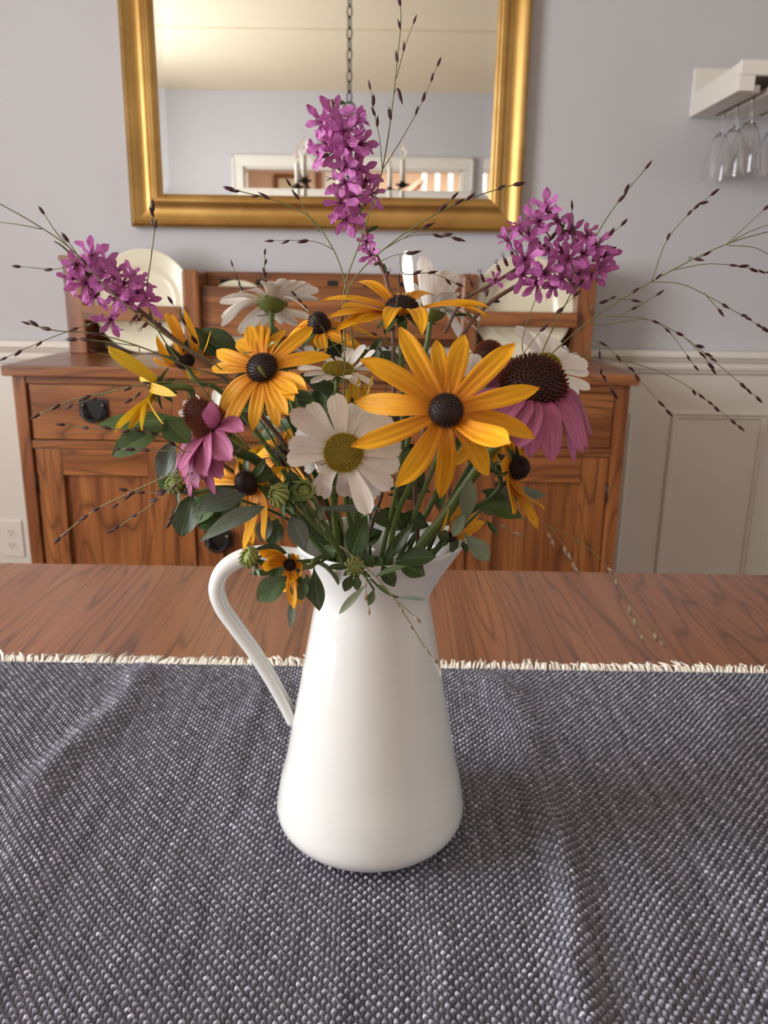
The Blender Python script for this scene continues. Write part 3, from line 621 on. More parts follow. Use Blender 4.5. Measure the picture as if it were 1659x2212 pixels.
def petal(name, mat, parent, C, N, tip, rb, W, arch=0.10, cup=0.10, ridge=0.0, prof='susan', nu=6, nv=9, twist=0.0, curl=0.0, wav=0.0, baseh=0.0, notch=0.05):
    rd = tip - C; rd = rd - N * rd.dot(N)
    if rd.length < 1e-4: rd = N.orthogonal()
    rd.normalize(); b = C + rd * rb + N * baseh; L = (tip - b).length
    s0 = N.cross(rd).normalized()
    p1 = b + rd * L * 0.35 + N * arch * L; p2 = tip - (tip - b) * 0.30 + N * arch * L * 0.9; p3 = tip
    lb = s0 * rng.uniform(-.07, .07) * L; p1 = p1 + lb; p2 = p2 + lb
    if curl: p3 = tip - N * curl * L * 0.3
    cl = [b*(1-t)**3 + p1*3*t*(1-t)**2 + p2*3*t*t*(1-t) + p3*t**3 for t in [i / nv for i in range(nv + 1)]]
    ph = rng.random() * 6; vs = []; uv = []
    for i, c in enumerate(cl):
        t = i / nv; T = (cl[min(i+1, nv)] - cl[max(i-1, 0)]).normalized()
        s = (s0 - T * s0.dot(T)).normalized(); n = s.cross(T).normalized()
        if n.dot(N) < 0 and i == 0: pass
        n = T.cross(s).normalized() * (-1)
        if i == 0: sg = 1 if n.dot(N) >= 0 else -1
        n = n * sg; q = Quaternion(T, twist * t); s = q @ s; n = q @ n
        if prof == 'susan': w = min(1, .55 + 1.2 * t) * (1 if t < .45 else max(0.14, 1 - ((t - .45) / .56) ** 3.0))
        elif prof == 'daisy': w = min(1, .45 + .95 * t) * (1 if t < .72 else math.sqrt(max(0.06, 1 - ((t - .72) / .30) ** 2.2)))
        elif prof == 'cone': w = min(1, .45 + 1.5 * t) * (1 if t < .62 else math.sqrt(max(0.05, 1 - ((t - .62) / .40) ** 1.8)))
        else: w = math.sin(PI * min(1, .06 + .92 * t)) ** .8
        for k in range(nu + 1):
            u = 2 * k / nu - 1
            dv = -notch * L * abs(math.sin(1.5 * PI * u)) * (t ** 6) if notch else 0
            hgt = W * (cup * (u * u - .3) * (1 - .3 * t) + ridge * math.cos(3 * PI * u) * math.sin(PI * min(1, t + .1))) + wav * W * math.sin(ph + 5 * t + 2 * u) * t
            vs.append(c + s * (u * W / 2 * w) + n * hgt + T * dv); uv.append((k / nu, t))
    f = [(i*(nu+1)+k, i*(nu+1)+k+1, (i+1)*(nu+1)+k+1, (i+1)*(nu+1)+k) for i in range(nv) for k in range(nu)]
    return MB().add(vs, f, uv).build(name, mat, parent)
def tip_point(C, N, px, py, L, k):
    d = ray(px, py).normalized(); oc = CAMV - C; bq = oc.dot(d); cq = oc.dot(oc) - L * L; disc = bq * bq - cq
    if disc <= 0: return CAMV + d * (-bq)
    c = [CAMV + d * (-bq + s * math.sqrt(disc)) for s in (-1, 1)]
    if k == 'n': return c[0]
    if k == 'f': return c[1]
    return min(c, key=lambda p: abs((p - C).dot(N) - k * L))
def dome(name, C, N, R, H, n, spike, wr, cin, cout, parent, base_c, under=0.25, lean=0.0, mid=None):
    q = N.to_track_quat('Z', 'Y').to_matrix(); m = MB()
    pr = [(R * .25, -H * under), (R * .8, -H * under * .7), (R, 0)] + [(R * math.cos(a), H * math.sin(a)) for a in [PI / 2 * k / 7 for k in range(1, 7)]] + [(R * .02, H)]
    vs = []; f = []; ns = 18
    for r, z in pr:
        for k in range(ns): a = 2 * PI * k / ns; vs.append(C + q @ Vector((r * math.cos(a), r * math.sin(a), z)))
    f = [(i*ns+k, i*ns+(k+1) % ns, (i+1)*ns+(k+1) % ns, (i+1)*ns+k) for i in range(len(pr)-1) for k in range(ns)]
    m.add(vs, f, None, [(*base_c, 1)] * len(vs))
    for k in range(n):
        t = (k + .5) / n; a = k * 2.39996; phi = math.acos(1 - t) if False else PI / 2 * math.sqrt(t) * 1.04
        r = R * math.sin(phi); z = H * math.cos(phi); p = Vector((r * math.cos(a), r * math.sin(a), z))
        nn = Vector((math.cos(a) * math.sin(phi) / R, math.sin(a) * math.sin(phi) / R, math.cos(phi) / H)).normalized()
        nn = (nn + Vector((0, 0, lean))).normalized(); e1 = nn.orthogonal().normalized(); e2 = nn.cross(e1)
        j = rng.uniform(.7, 1.25); ww = wr * rng.uniform(.8, 1.2); ci = cin if t < .35 else (mid or cout)
        cc = tuple(x * rng.uniform(.7, 1.3) for x in (cin if t < .3 else cout))
        ring = [p + (e1 * math.cos(w) + e2 * math.sin(w)) * ww - nn * spike * .2 for w in (0, PI/2, PI, 3*PI/2)]
        ring2 = [p + (e1 * math.cos(w) + e2 * math.sin(w)) * ww * .75 + nn * spike * .55 * j for w in (0, PI/2, PI, 3*PI/2)]
        tp = p + nn * spike * j
        vv = [C + q @ x for x in ring + ring2 + [tp]]
        m.add(vv, [(0,1,5,4),(1,2,6,5),(2,3,7,6),(3,0,4,7),(4,5,8),(5,6,8),(6,7,8),(7,4,8)], None, [(*base_c, 1)] * 4 + [(*[(x + y) / 2 for x, y in zip(cc, base_c)], 1)] * 4 + [(*cc, 1)])
    return m.build(name, M['disc'], parent, smooth=False, col=True)
def sepals(parent, C, N, R, n, L, mat='leaf_mid', k=-.35, w=.35):
    q = N.to_track_quat('Z', 'Y').to_matrix()
    for i in range(n):
        a = 2 * PI * i / n + rng.random() * .4; d = q @ Vector((math.cos(a), math.sin(a), 0))
        petal('sepal', M[mat], parent, C - N * R * .5, N, C - N * R * .5 + d * L * rng.uniform(.8, 1.2) + N * k * L, R * .3, L * w, .08, .2, 0, 'leaf', 2, 4, notch=0)
def stem_of(root, path, r, mat='stem', r1=None):
    pts = catmull(path, 6); n = len(pts); r1 = r1 or r * 1.15
    return MB().tube(pts, [r + (r1 - r) * i / (n - 1) for i in range(n)], 7).build('stem', M[mat], root)
def flower(kind, name, label, cat, c, N, Lpx, tips, W, R, H=None, k=-.1, arch=.10, stem=.0015, hints=(), petmat=None, smat='stem', back=None, cup=.10, group=None, extra=None, sep=True, wav=.03, baseh=0, uniqL=None, curl=0, cone=None):
    C = PY(*c); N = Vector(N).normalized(); s = mpp(C); L = Lpx * s; W = W * s * (.86 if kind == 'daisy' else .84 if kind == 'susan' else 1.0); R = R * s; H = (H * s) if H else R * .75
    P = route(C - N * R * .3, Vector(back).normalized() if back else N, hints, int(c[0]))
    root = thing(name, P[-1], label, cat, group)
    stem_of(root, P, stem, smat)
    for t in tips:
        kk = t[2] if len(t) > 2 else k; ww = W * (t[3] if len(t) > 3 else 1) * rng.uniform(.92, 1.08); aa = t[4] if len(t) > 4 else arch * rng.uniform(.7, 1.3)
        tp = tip_point(C, N, t[0], t[1], L, kk)
        if kind == 'susan': petal('petal', M[petmat or 'susan'], root, C, N, tp, R * .75, ww, aa, cup, .050, 'susan', 9, 9, wav=wav, baseh=-R * .25, notch=.055, twist=rng.uniform(-.25, .25), curl=curl)
        elif kind == 'daisy': petal('petal', M['daisy'], root, C, N, tp, R * .8, ww, aa, cup, .018, 'daisy', 6, 8, wav=wav, baseh=-R * .15, notch=.03, twist=rng.uniform(-.2, .2), curl=curl)
        else: petal('petal', M['cone_petal'], root, C, N, tp, R * .8, ww, aa, cup, .03, 'cone', 6, 9, wav=wav, baseh=baseh * s, notch=.05, twist=rng.uniform(-.3, .3), curl=curl)
    if kind == 'susan':
        dome('disc', C, N, R, H, 170, R * .13, R * .055, (.060, .026, .022), (.085, .036, .020), root, (.016, .007, .006))
        if sep: sepals(root, C, N, R, 8, R * 2.0, 'leaf_mid')
    elif kind == 'daisy':
        dome('disc', C, N, R, R * .38, 260, R * .10, R * .052, (.42, .31, .02), (.56, .40, .02), root, (.17, .13, .012))
        q = N.to_track_quat('Z', 'Y').to_matrix().to_4x4()
        MB().lathe([(.0010, -R * .75), (R * .45, -R * .62), (R * .85, -R * .30), (R * 1.0, 0), (R * .9, R * .03)], 20, Matrix.Translation(C) @ q).build('calyx', M['sepal'], root)
    else:
        ca, cb_, cc_ = cone or ((.34, .075, .016), (.70, .190, .025), (.060, .016, .010)); dome('cone', C, N, R, H, 380, R * .17, R * .036, ca, cb_, root, cc_, lean=.35)
        if sep: sepals(root, C, N, R, 8, R * .9, 'leaf_mid', -.5)
    return root, C, N
G_S, G_D, G_E = 'black-eyed susans in the bouquet', 'white daisies in the bouquet', 'purple coneflowers in the bouquet'
# --- black-eyed susans
flower('susan', 'black_eyed_susan', 'largest golden black-eyed susan, twelve long petals around a round near-black disc, overlapping the open daisy', 'flower', (963, 887, .400), (.04, -.93, .33), 222,
       [(772, 775), (762, 868), (752, 966), (851, 1056), (950, 1079), (1058, 1030), (1108, 962, .1, 1.15, .22), (1160, 950, -.15, .9), (1170, 836), (1117, 738), (1004, 720), (944, 732, -.2, .8), (862, 702)], 56, 36, 30, arch=.09, stem=.0016, hints=[(905, 1010, .45), (848, 1150, .495)], group=G_S)
r2_, C2_, N2_ = flower('susan', 'black_eyed_susan', 'golden black-eyed susan with a curled green petal across its brown disc, under the underside-up daisy', 'flower', (566, 795, .430), (-.22, -.80, .55), 150,
       [(455, 795), (466, 757), (510, 737), (537, 702), (573, 704), (614, 712), (679, 705), (719, 771), (666, 845), (647, 852), (636, 870), (601, 930), (545, 935), (482, 958), (473, 893), (563, 700, -.3), (625, 900, -.3)], 42, 33, 22, arch=.12, k=-.25, hints=[(640, 940, .47), (715, 1120, .51)], smat='stem_dark', group=G_S)
for (a_, b_, w_) in (((575, 816, .405), (556, 792, .398), 9), ((545, 760, .412), (528, 768, .404), 8), ((578, 752, .41), (596, 742, .405), 8)):
    A_, B_ = PY(*a_), PY(*b_); o_ = petal('curled_petal', M['bud'], r2_, A_, N2_, B_, .0003, w_ * mpp(A_), .45, .3, 0, 'leaf', 4, 7, notch=0); o_['label'] = 'small yellow-green curled petal'
r_, C_, N_ = flower('susan', 'black_eyed_susan', 'golden black-eyed susan seen almost edge-on, directly below the tallest magenta spike', 'flower', (868, 664, .480), (.0, -.30, .95), 190,
       [(1060, 667, 'f'), (1054, 686, 'n'), (938, 640, 'f', .9), (768, 611, 'f'), (690, 652, 'f'), (703, 690, 'n'), (720, 722, 'n'), (764, 706, 'n'), (832, 716, 'n', 1.0, .3), (912, 728, 'n', 1.0, .3), (866, 640, 'f', 1.0), (735, 668, 'n')], 42, 34, 24, arch=.16, k=-.2, hints=[(868, 800, .49), (866, 1000, .50)], group=G_S)
flower('susan', 'black_eyed_susan', 'golden black-eyed susan with a tall dark cone half hidden behind the underside-up daisy', 'flower', (690, 706, .535), (-.15, -.45, .88), 135,
       [(813, 731), (765, 751), (790, 765), (704, 764), (683, 762), (646, 752), (735, 742), (620, 735), (600, 760)], 36, 24, 34, k=-.35, hints=[(730, 860, .53)], smat='stem_dark', group=G_S)
flower('susan', 'black_eyed_susan', 'lemon yellow drooping flower turned away to show its green calyx, over the iron drawer pull', 'flower', (340, 836, .430), (-.80, .30, .10), 118,
       [(232, 744, -.55, 1.15), (248, 939), (278, 937), (307, 932), (354, 917), (383, 856, 'n', .8), (300, 815, 'f', .8)], 34, 20, 14, k=-.55, arch=.16, stem=.0019, hints=[(422, 867, .45), (560, 1000, .48), (690, 1150, .50)], petmat='susan_y', back=(-.9, -.1, .0), group=G_S)
flower('susan', 'black_eyed_susan', 'ragged golden flower with upswept petals behind the leaning magenta spike and beside the hutch post', 'flower', (398, 778, .470), (.25, -.35, -.55), 118,
       [(398, 664), (366, 678, -.75, .8, -.35), (456, 714, -.6, .7), (338, 722), (333, 772, -.2), (418, 818, .1), (378, 700)], 36, 21, 18, k=-.75, arch=.10, hints=[(470, 840, .48), (600, 1000, .49)], back=(-.3, 0, .6), group=G_S)
flower('susan', 'black_eyed_susan', 'drooping golden black-eyed susan with a round black cone facing the sideboard door', 'flower', (1118, 1010, .490), (.66, -.74, .06), 136,
       [(1070, 962, 'f', 1.1), (1078, 1003, 'n', .9), (1108, 1114, 'n', 1.0), (1176, 1102, 'n', 1.0), (1162, 1147, 'n', .7), (1150, 1128, 'n', .9), (1096, 950, 'f')], 50, 25, 26, k=-.4, arch=.10, hints=[(1080, 1050, .49), (1000, 1120, .505), (940, 1190, .51)], smat='stem_dark', group=G_S)
flower('susan', 'black_eyed_susan', 'golden black-eyed susan with long hanging petals shadowed under the mauve coneflower', 'flower', (534, 1042, .445), (-.48, -.84, -.18), 158,
       [(480, 1006), (436, 1036), (616, 1006, 'f'), (574, 962, 'f'), (528, 1197, 'n', 1.1), (574, 1173, 'n', .9), (571, 1095, 'f'), (613, 1134, 'f'), (545, 1182, 'f')], 40, 27, 24, k=-.3, arch=.06, hints=[(640, 1080, .475), (720, 1160, .50)], smat='stem_dark', group=G_S)
flower('susan', 'black_eyed_susan', 'small wilted black-eyed susan with twisted petals hanging beside the pitcher handle', 'flower', (626, 1220, .440), (.0, -.97, .1), 92,
       [(556, 1190, .2), (562, 1226, .2), (575, 1205, .1), (643, 1203, .3, .8), (650, 1238, .3, .9), (610, 1276, .1), (637, 1319, .0), (651, 1307, .0, .7), (620, 1262, .2)], 30, 13, 14, k=.1, arch=.15, hints=[(680, 1210, .462), (735, 1200, .485)], wav=.12, back=(-.6, -.4, .2), group=G_S)
flower('susan', 'black_eyed_susan', 'half-open yellow black-eyed susan lying on the pitcher spout among pale leaves', 'flower', (975, 1162, .500), (.55, -.45, .60), 112,
       [(993, 1064), (968, 1096), (1050, 1127), (1038, 1103), (1002, 1172, -.1), (1020, 1145)], 28, 12, 10, k=.3, arch=.05, hints=[(930, 1195, .505)], group=G_S)
flower('susan', 'black_eyed_susan', 'narrow yellow-green opening flower standing just above the open daisy', 'flower', (760, 872, .470), (.15, -.40, .90), 84,
       [(768, 793), (778, 812), (808, 810), (748, 838), (790, 826), (800, 848), (735, 856)], 14, 13, 10, k=.75, arch=.04, hints=[(752, 1000, .49)], petmat='susan_y', group=G_S)
# small curled petal on the second susan's disc and extra golden petals deep in the bouquet
flower('susan', 'black_eyed_susan', 'golden black-eyed susan deep in the bouquet showing only petal ends behind the daisy stalk', 'flower', (610, 985, .530), (-.1, -.8, .5), 95,
       [(566, 930), (548, 985), (640, 920), (700, 985), (660, 1060), (600, 1075), (560, 1040), (690, 940)], 36, 24, 18, hints=[(700, 1130, .53)], smat='stem_dark', group=G_S)
flower('susan', 'black_eyed_susan', 'golden black-eyed susan hidden behind the largest one with petal ends showing below the coneflower', 'flower', (1080, 900, .520), (.1, -.8, .5), 120,
       [(1190, 870), (1168, 950), (1120, 1010), (1060, 1010), (1010, 960), (970, 1010)], 38, 26, 20, hints=[(960, 1110, .53)], smat='stem_dark', group=G_S)
# --- daisies
flower('daisy', 'daisy', 'open white daisy facing out with a domed yellow disc, partly under the largest golden petals', 'flower', (742, 978, .425), (-.03, -.95, .30), 134,
       [(627, 888), (669, 870), (722, 851), (766, 872), (811, 880), (850, 908), (868, 965), (862, 1012), (846, 1056), (815, 1074), (794, 1112), (752, 1074), (694, 1074), (687, 1018, .15, .8), (655, 1010), (619, 992), (622, 962), (640, 930, -.2), (835, 1035, -.2)], 50, 41, cup=.16, arch=.08, k=-.06, stem=.0019, hints=[(722, 1085, .478), (727, 1160, .49)], group=G_D)
flower('daisy', 'daisy', 'white daisy showing its green underside and stalk before the middle hutch board', 'flower', (587, 652, .490), (.03, .52, .85), 116,
       [(476, 645), (475, 656), (478, 706), (480, 690), (517, 721), (549, 717), (576, 698, 'f'), (605, 700, 'f'), (640, 705, 'f'), (663, 690), (667, 673), (690, 648), (689, 626), (666, 611), (621, 604, 'n'), (573, 608, 'n'), (597, 612, 'n'), (520, 631), (645, 606, 'n')], 36, 33, cup=.12, arch=.10, k=-.1, stem=.0017, hints=[(596, 714, .49), (640, 900, .50), (735, 1130, .525)], back=(-.05, .25, .97), group=G_D)
flower('daisy', 'daisy', 'small white daisy with a flat yellow disc facing up, between the two large golden flowers', 'flower', (730, 797, .475), (.05, -.28, .95), 88,
       [(642, 797), (656, 813, 'n'), (672, 829, 'n'), (705, 822, 'n'), (754, 818, 'n'), (806, 832, 'n'), (817, 796), (811, 757, 'f'), (790, 745, 'f'), (760, 752, 'f'), (733, 772, 'f'), (700, 775, 'f'), (775, 835, 'n')], 28, 32, cup=.12, k=-.12, stem=.0016, hints=[(742, 900, .485), (750, 1100, .50)], group=G_D)
flower('daisy', 'daisy', 'white daisy with tall upright petals rising behind the edge-on golden flower', 'flower', (932, 672, .550), (.10, .30, .92), 132,
       [(875, 541, .75), (911, 552, .7), (958, 583, .6), (992, 593, .4), (982, 632, .3), (1036, 693, -.1), (1043, 726, -.4), (1000, 744, -.5), (890, 610, .6), (1010, 655, .1), (900, 700, -.3), (930, 575, .6)], 46, 33, cup=.09, k=.3, stem=.0017, hints=[(900, 850, .54)], group=G_D)
flower('daisy', 'daisy', 'white daisy behind the big dark coneflower head, petals showing around it', 'flower', (1185, 792, .560), (.25, -.75, .40), 98,
       [(1112, 706), (1138, 716), (1170, 714), (1203, 732), (1254, 773), (1271, 788), (1272, 804), (1275, 842), (1250, 853), (1120, 860), (1160, 880), (1225, 750, .1, .7)], 34, 30, cup=.1, stem=.0016, hints=[(1080, 960, .54)], group=G_D)
flower('daisy', 'daisy', 'white daisy almost hidden behind the upper petals of the largest golden flower', 'flower', (1002, 838, .490), (.1, -.5, .7), 92,
       [(967, 757), (990, 765), (1035, 766), (1052, 800), (940, 800), (1010, 752), (935, 835), (1060, 850)], 36, 30, cup=.1, hints=[(940, 1000, .50)], group=G_D)
flower('daisy', 'daisy', 'white daisy mostly hidden behind the orange-coned coneflower, two petals showing', 'flower', (462, 915, .480), (-.4, -.7, .4), 82,
       [(394, 868), (385, 889), (412, 852), (400, 940), (470, 838)], 26, 18, cup=.1, hints=[(520, 1000, .49), (680, 1150, .505)], group=G_D)
# --- coneflowers
flower('cone', 'coneflower', 'mauve coneflower with a tall orange-brown cone leaning toward the drawer front, petals hanging down', 'flower', (458, 922, .430), (-.52, -.30, .68), 150,
       [(377, 1027, 'f'), (400, 1040, 'n'), (427, 1056, 'n'), (466, 1069, 'n', 1.1), (482, 1034, 'n', 1.1), (500, 995, 'n', 1.1), (527, 931, 'n', .9), (447, 877, 'n', .8), (445, 1030, 'n', 1.1), (412, 1074, 'f', .8), (390, 1020, 'n')], 46, 40, 74, k=-.7, arch=.12, stem=.0028, hints=[(560, 1000, .46), (650, 1130, .495)], smat='stem_dark', group=G_E, baseh=3)
flower('cone', 'coneflower', 'mauve coneflower with a broad dark spiny cone and long drooping petals, beside the chair rail', 'flower', (1150, 838, .480), (.10, -.42, .90), 185,
       [(1001, 842, 'f'), (1015, 868, 'n'), (1062, 930, 'n', 1.3), (1085, 945, 'n', 1.2), (1118, 968, 'n', 1.2), (1142, 988, 'n', 1.0), (1190, 999, 'n', 1.1), (1241, 1000, 'n', .9), (1257, 980, 'n', .8), (1271, 974, 'f'), (1278, 945, 'f'), (1040, 895, 'f', 1.3)], 48, 68, 66, k=-.6, arch=.14, stem=.0031, hints=[(1060, 975, .49), (960, 1115, .50), (905, 1185, .505)], group=G_E, baseh=4, cone=((.13, .026, .010), (.20, .036, .012), (.022, .008, .007)))
flower('cone', 'coneflower', 'small coneflower with an orange bristly cone behind the upper petals of the largest golden flower', 'flower', (1056, 770, .540), (.0, -.35, .93), 80,
       [(1005, 776, -.3), (1015, 790, -.4), (1100, 800, -.4), (1070, 830, -.5), (1035, 825, -.5)], 26, 31, 34, k=-.4, hints=[(1000, 950, .53)], group=G_E)
flower('cone', 'coneflower', 'coneflower hidden behind the golden flower with the curled green petal, cone tip showing', 'flower', (590, 742, .530), (.0, -.3, .95), 80,
       [(625, 770, -.4), (660, 760, -.3), (560, 790, -.5), (520, 770, -.4), (610, 800, -.5)], 26, 22, 28, k=-.4, hints=[(650, 950, .52)], group=G_E)

# --- closed green flower buds
def bud(name, label, c, N, R, hints, openn=0.0):
    C = PY(*c); N = Vector(N).normalized(); R = R * mpp(C); P = route(C - N * R * .6, N, hints, int(c[0])); root = thing(name, P[-1], label, 'flower bud', 'green flower buds in the bouquet')
    stem_of(root, P, .0013, 'stem'); q = N.to_track_quat('Z', 'Y').to_matrix()
    MB().lathe([(R * .05, -R * .7), (R * .7, -R * .45), (R * .82, 0), (R * .6, R * .4), (R * .05, R * .6)], 12, Matrix.Translation(C) @ q.to_4x4()).build('bud_core', M['bud'], root)
    n = 11
    for i in range(n):
        a = 2 * PI * i / n; d0 = q @ Vector((math.cos(a), math.sin(a), 0)); a2 = a + 1.1 + openn; d1 = q @ Vector((math.cos(a2), math.sin(a2), 0)); a1 = a + .55; dm = q @ Vector((math.cos(a1), math.sin(a1), 0))
        pts = catmull([C + d0 * R * .62 - N * R * .45, C + dm * R * .98 + N * R * .05, C + d1 * R * (.42 + openn) + N * R * (.75 + .15 * openn)], 4); MB().tube(pts, [R*.10, R*.14, R*.16, R*.17, R*.17, R*.17, R*.15, R*.12, R*.05], 6).build('rolled_petal', M['bud'], root)
    sepals(root, C - N * R * .3, N, R, 7, R * 1.7, 'leaf_mid', -.2, .32)
bud('flower_bud', 'round green bud with swirled petals below the orange-coned mauve coneflower', (376, 1047, .425), (-.4, -.75, .45), 20, [(470, 1053, .44), (590, 1075, .47), (700, 1170, .49)])
bud('flower_bud', 'plump green bud with swirled petals between the open daisy and a looser bud', (603, 1070, .425), (-.55, -.70, .35), 25, [(660, 1110, .45), (730, 1190, .475)])
bud('flower_bud', 'loose green bud with spreading finger-like petals under the open daisy', (657, 1062, .435), (.05, -.75, .60), 21, [(690, 1120, .46), (735, 1190, .48)], .9)
bud('flower_bud', 'green swirled bud resting on the front rim of the pitcher among dark leaves', (766, 1224, .452), (-.05, -.95, .25), 21, [(775, 1195, .475)])
bud('flower_bud', 'yellow-green bristly bud at the pitcher handle beside the wilted flower', (541, 1205, .435), (-.75, -.45, .45), 22, [(600, 1225, .445), (690, 1215, .468)], .5)

# --- leafy sprigs
def leaf(root, mat, b, t, wpx, nrm=(0, -.75, .6), bend=.06, fold=.14, shape=.5, twist=0, name='leaf'):
    B, T_ = PY(*b), PY(*t); s = mpp((B + T_) / 2); W = wpx * s; ax = T_ - B; L = ax.length; d = ax.normalized(); n = Vector(nrm); n = (n - d * n.dot(d)).normalized()
    q = Quaternion(d, twist); n = q @ n; sd = d.cross(n); vs = []; uv = []; nv, nu = 10, 6
    for i in range(nv + 1):
        v = i / nv; c = B + ax * v + n * (bend * L * 4 * v * (1 - v))
        w = (math.sin(PI * v ** (math.log(.5) / math.log(shape))) ** .85 if 0 < v < 1 else 0) ; w = max(w, .05 if v < .5 else .02)
        for k in range(nu + 1):
            u = 2 * k / nu - 1; vs.append(c + sd * (u * W / 2 * w) + n * (W * fold * (abs(u) - .4) * w + W * .02 * math.sin(9 * v + 4 * u))); uv.append((k / nu, v))
    f = [(i*(nu+1)+k, i*(nu+1)+k+1, (i+1)*(nu+1)+k+1, (i+1)*(nu+1)+k) for i in range(nv) for k in range(nu)]
    return MB().add(vs, f, uv).build(name, M[mat], root)
def sprig(label, stempx, leaves, r=.0011, mat='stem_dark', group='leafy sprigs in the bouquet', twigs=()):
    pts = [PY(*p) for p in stempx]; P = route(pts[0], (pts[0] - pts[1]).normalized(), stempx[1:], int(stempx[0][0])); P = [pts[0]] + P[2:]
    root = thing('leafy_sprig', P[-1], label, 'foliage', group); stem_of(root, P, r * .7, mat, r)
    for tw in twigs: MB().tube(catmull([PY(*p) for p in tw], 4), r * .6, 5).build('twig', M[mat], root)
    for l in leaves: leaf(root, *l[:4], **(l[4] if len(l) > 4 else {}))
    return root
sp = dict
sprig('leafy sprig with two large glossy oval leaves reaching over the iron drawer pull', [(352, 912, .425), (420, 960, .44), (560, 1060, .47), (700, 1180, .49)],
      [('leaf', (362, 920, .425), (242, 986, .415), 62, sp(shape=.60)), ('leaf_mid', (400, 905, .435), (208, 917, .43), 44, sp(shape=.55, bend=.02)), ('leaf_mid', (355, 905, .43), (410, 958, .42), 66, sp(shape=.5, nrm=(.3, -.8, .4))), ('leaf_grey', (375, 950, .44), (345, 1040, .43), 44, sp()), ('leaf_mid', (380, 990, .44), (352, 1068, .44), 52, sp()), ('leaf', (470, 770, .50), (405, 705, .49), 40, sp()), ('leaf', (520, 768, .50), (428, 712, .50), 46, sp(bend=.12))])
sprig('leafy sprig with broad grey green leaves hanging below the coneflower, beside the sideboard door', [(520, 1080, .435), (600, 1110, .455), (710, 1190, .485)],
      [('leaf_grey', (530, 1068, .43), (430, 1098, .42), 58, sp(shape=.55)), ('leaf', (420, 1060, .44), (390, 1160, .43), 62, sp(shape=.6)), ('leaf', (520, 1100, .45), (428, 1140, .44), 60, sp(shape=.6)), ('leaf_pale', (460, 1090, .435), (415, 1112, .43), 30, sp()), ('leaf_grey', (572, 1094, .43), (431, 1170, .41), 40, sp(shape=.45, bend=.10)), ('leaf_mid', (520, 1075, .44), (478, 1115, .43), 34, sp()), ('leaf', (600, 1120, .455), (585, 1180, .45), 46, sp()), ('leaf_grey', (580, 1115, .45), (565, 1172, .445), 36, sp()), ('leaf_pale', (545, 1120, .455), (540, 1165, .45), 28, sp()), ('leaf_mid', (500, 1060, .45), (400, 1130, .445), 58, sp(shape=.6))])
sprig('leafy sprig with rounded dark leaves hanging over the rim at the pitcher handle', [(640, 1235, .447), (690, 1215, .465), (740, 1195, .485)],
      [('leaf_mid', (628, 1242, .440), (556, 1298, .432), 56, sp(shape=.62)), ('leaf_mid', (640, 1232, .443), (652, 1297, .432), 40, sp(shape=.65)), ('leaf', (678, 1226, .452), (690, 1320, .440), 34, sp(shape=.6)), ('leaf_grey', (635, 1285, .438), (627, 1358, .432), 18, sp()), ('leaf', (620, 1195, .45), (550, 1186, .44), 24, sp(bend=.15)), ('leaf_mid', (590, 1238, .445), (540, 1240, .437), 14, sp()), ('leaf', (610, 1222, .452), (585, 1260, .445), 34, sp()), ('leaf_mid', (662, 1240, .45), (672, 1300, .445), 24, sp())])
sprig('leafy sprig of dark leaves standing in the mouth of the pitcher below the open daisy', [(650, 1115, .455), (690, 1160, .47), (745, 1200, .49)],
      [('leaf_grey', (630, 1115, .448), (660, 1190, .442), 44, sp(shape=.45)), ('leaf', (672, 1045, .45), (640, 1090, .445), 32, sp()), ('leaf', (650, 1085, .44), (625, 1015, .44), 40, sp()), ('leaf', (690, 1080, .45), (700, 1020, .445), 36, sp()), ('leaf_pale', (690, 1125, .455), (702, 1092, .45), 18, sp()), ('leaf_mid', (700, 1130, .46), (672, 1100, .455), 16, sp()), ('leaf', (760, 1200, .465), (792, 1115, .455), 56, sp(shape=.5)), ('leaf', (700, 1180, .47), (722, 1205, .46), 28, sp()), ('leaf_grey', (830, 1100, .47), (680, 1100, .45), 18, sp(bend=.02))])
sprig('leafy sprig with two dark oval leaves lying over the front rim of the pitcher', [(845, 1213, .458), (835, 1195, .475)],
      [('leaf', (855, 1208, .455), (942, 1203, .448), 46, sp(shape=.55)), ('leaf', (855, 1212, .455), (918, 1244, .445), 44, sp(shape=.6)), ('leaf', (838, 1207, .458), (894, 1130, .450), 28, sp(shape=.45)), ('leaf_mid', (812, 1246, .448), (880, 1222, .440), 14, sp(bend=.12)), ('leaf', (825, 1222, .455), (852, 1268, .445), 34, sp(shape=.55)), ('leaf', (838, 1210, .458), (848, 1175, .45), 18, sp())])
sprig('short sprig with narrow pale leaves and dark leaflets dangling over the front of the pitcher', [(768, 1245, .447), (775, 1222, .455), (782, 1200, .475)],
      [('leaf', (752, 1225, .45), (706, 1226, .444), 16, sp()), ('leaf', (762, 1240, .449), (744, 1278, .442), 24, sp(shape=.6)), ('leaf', (770, 1240, .449), (772, 1276, .443), 20, sp(shape=.6)), ('leaf_pale', (792, 1262, .444), (732, 1327, .437), 18, sp(shape=.6)), ('leaf_mid', (808, 1272, .444), (797, 1308, .439), 18, sp(shape=.6)), ('leaf_mid', (815, 1262, .444), (845, 1285, .438), 10, sp()), ('leaf_grey', (858, 1290, .44), (922, 1296, .434), 9, sp()), ('leaf', (785, 1200, .46), (806, 1226, .45), 30, sp()), ('leaf', (800, 1205, .46), (828, 1222, .45), 24, sp())],
      twigs=[[(785, 1240, .446), (800, 1262, .444), (808, 1275, .444)], [(800, 1250, .446), (830, 1278, .442), (860, 1291, .440)]])
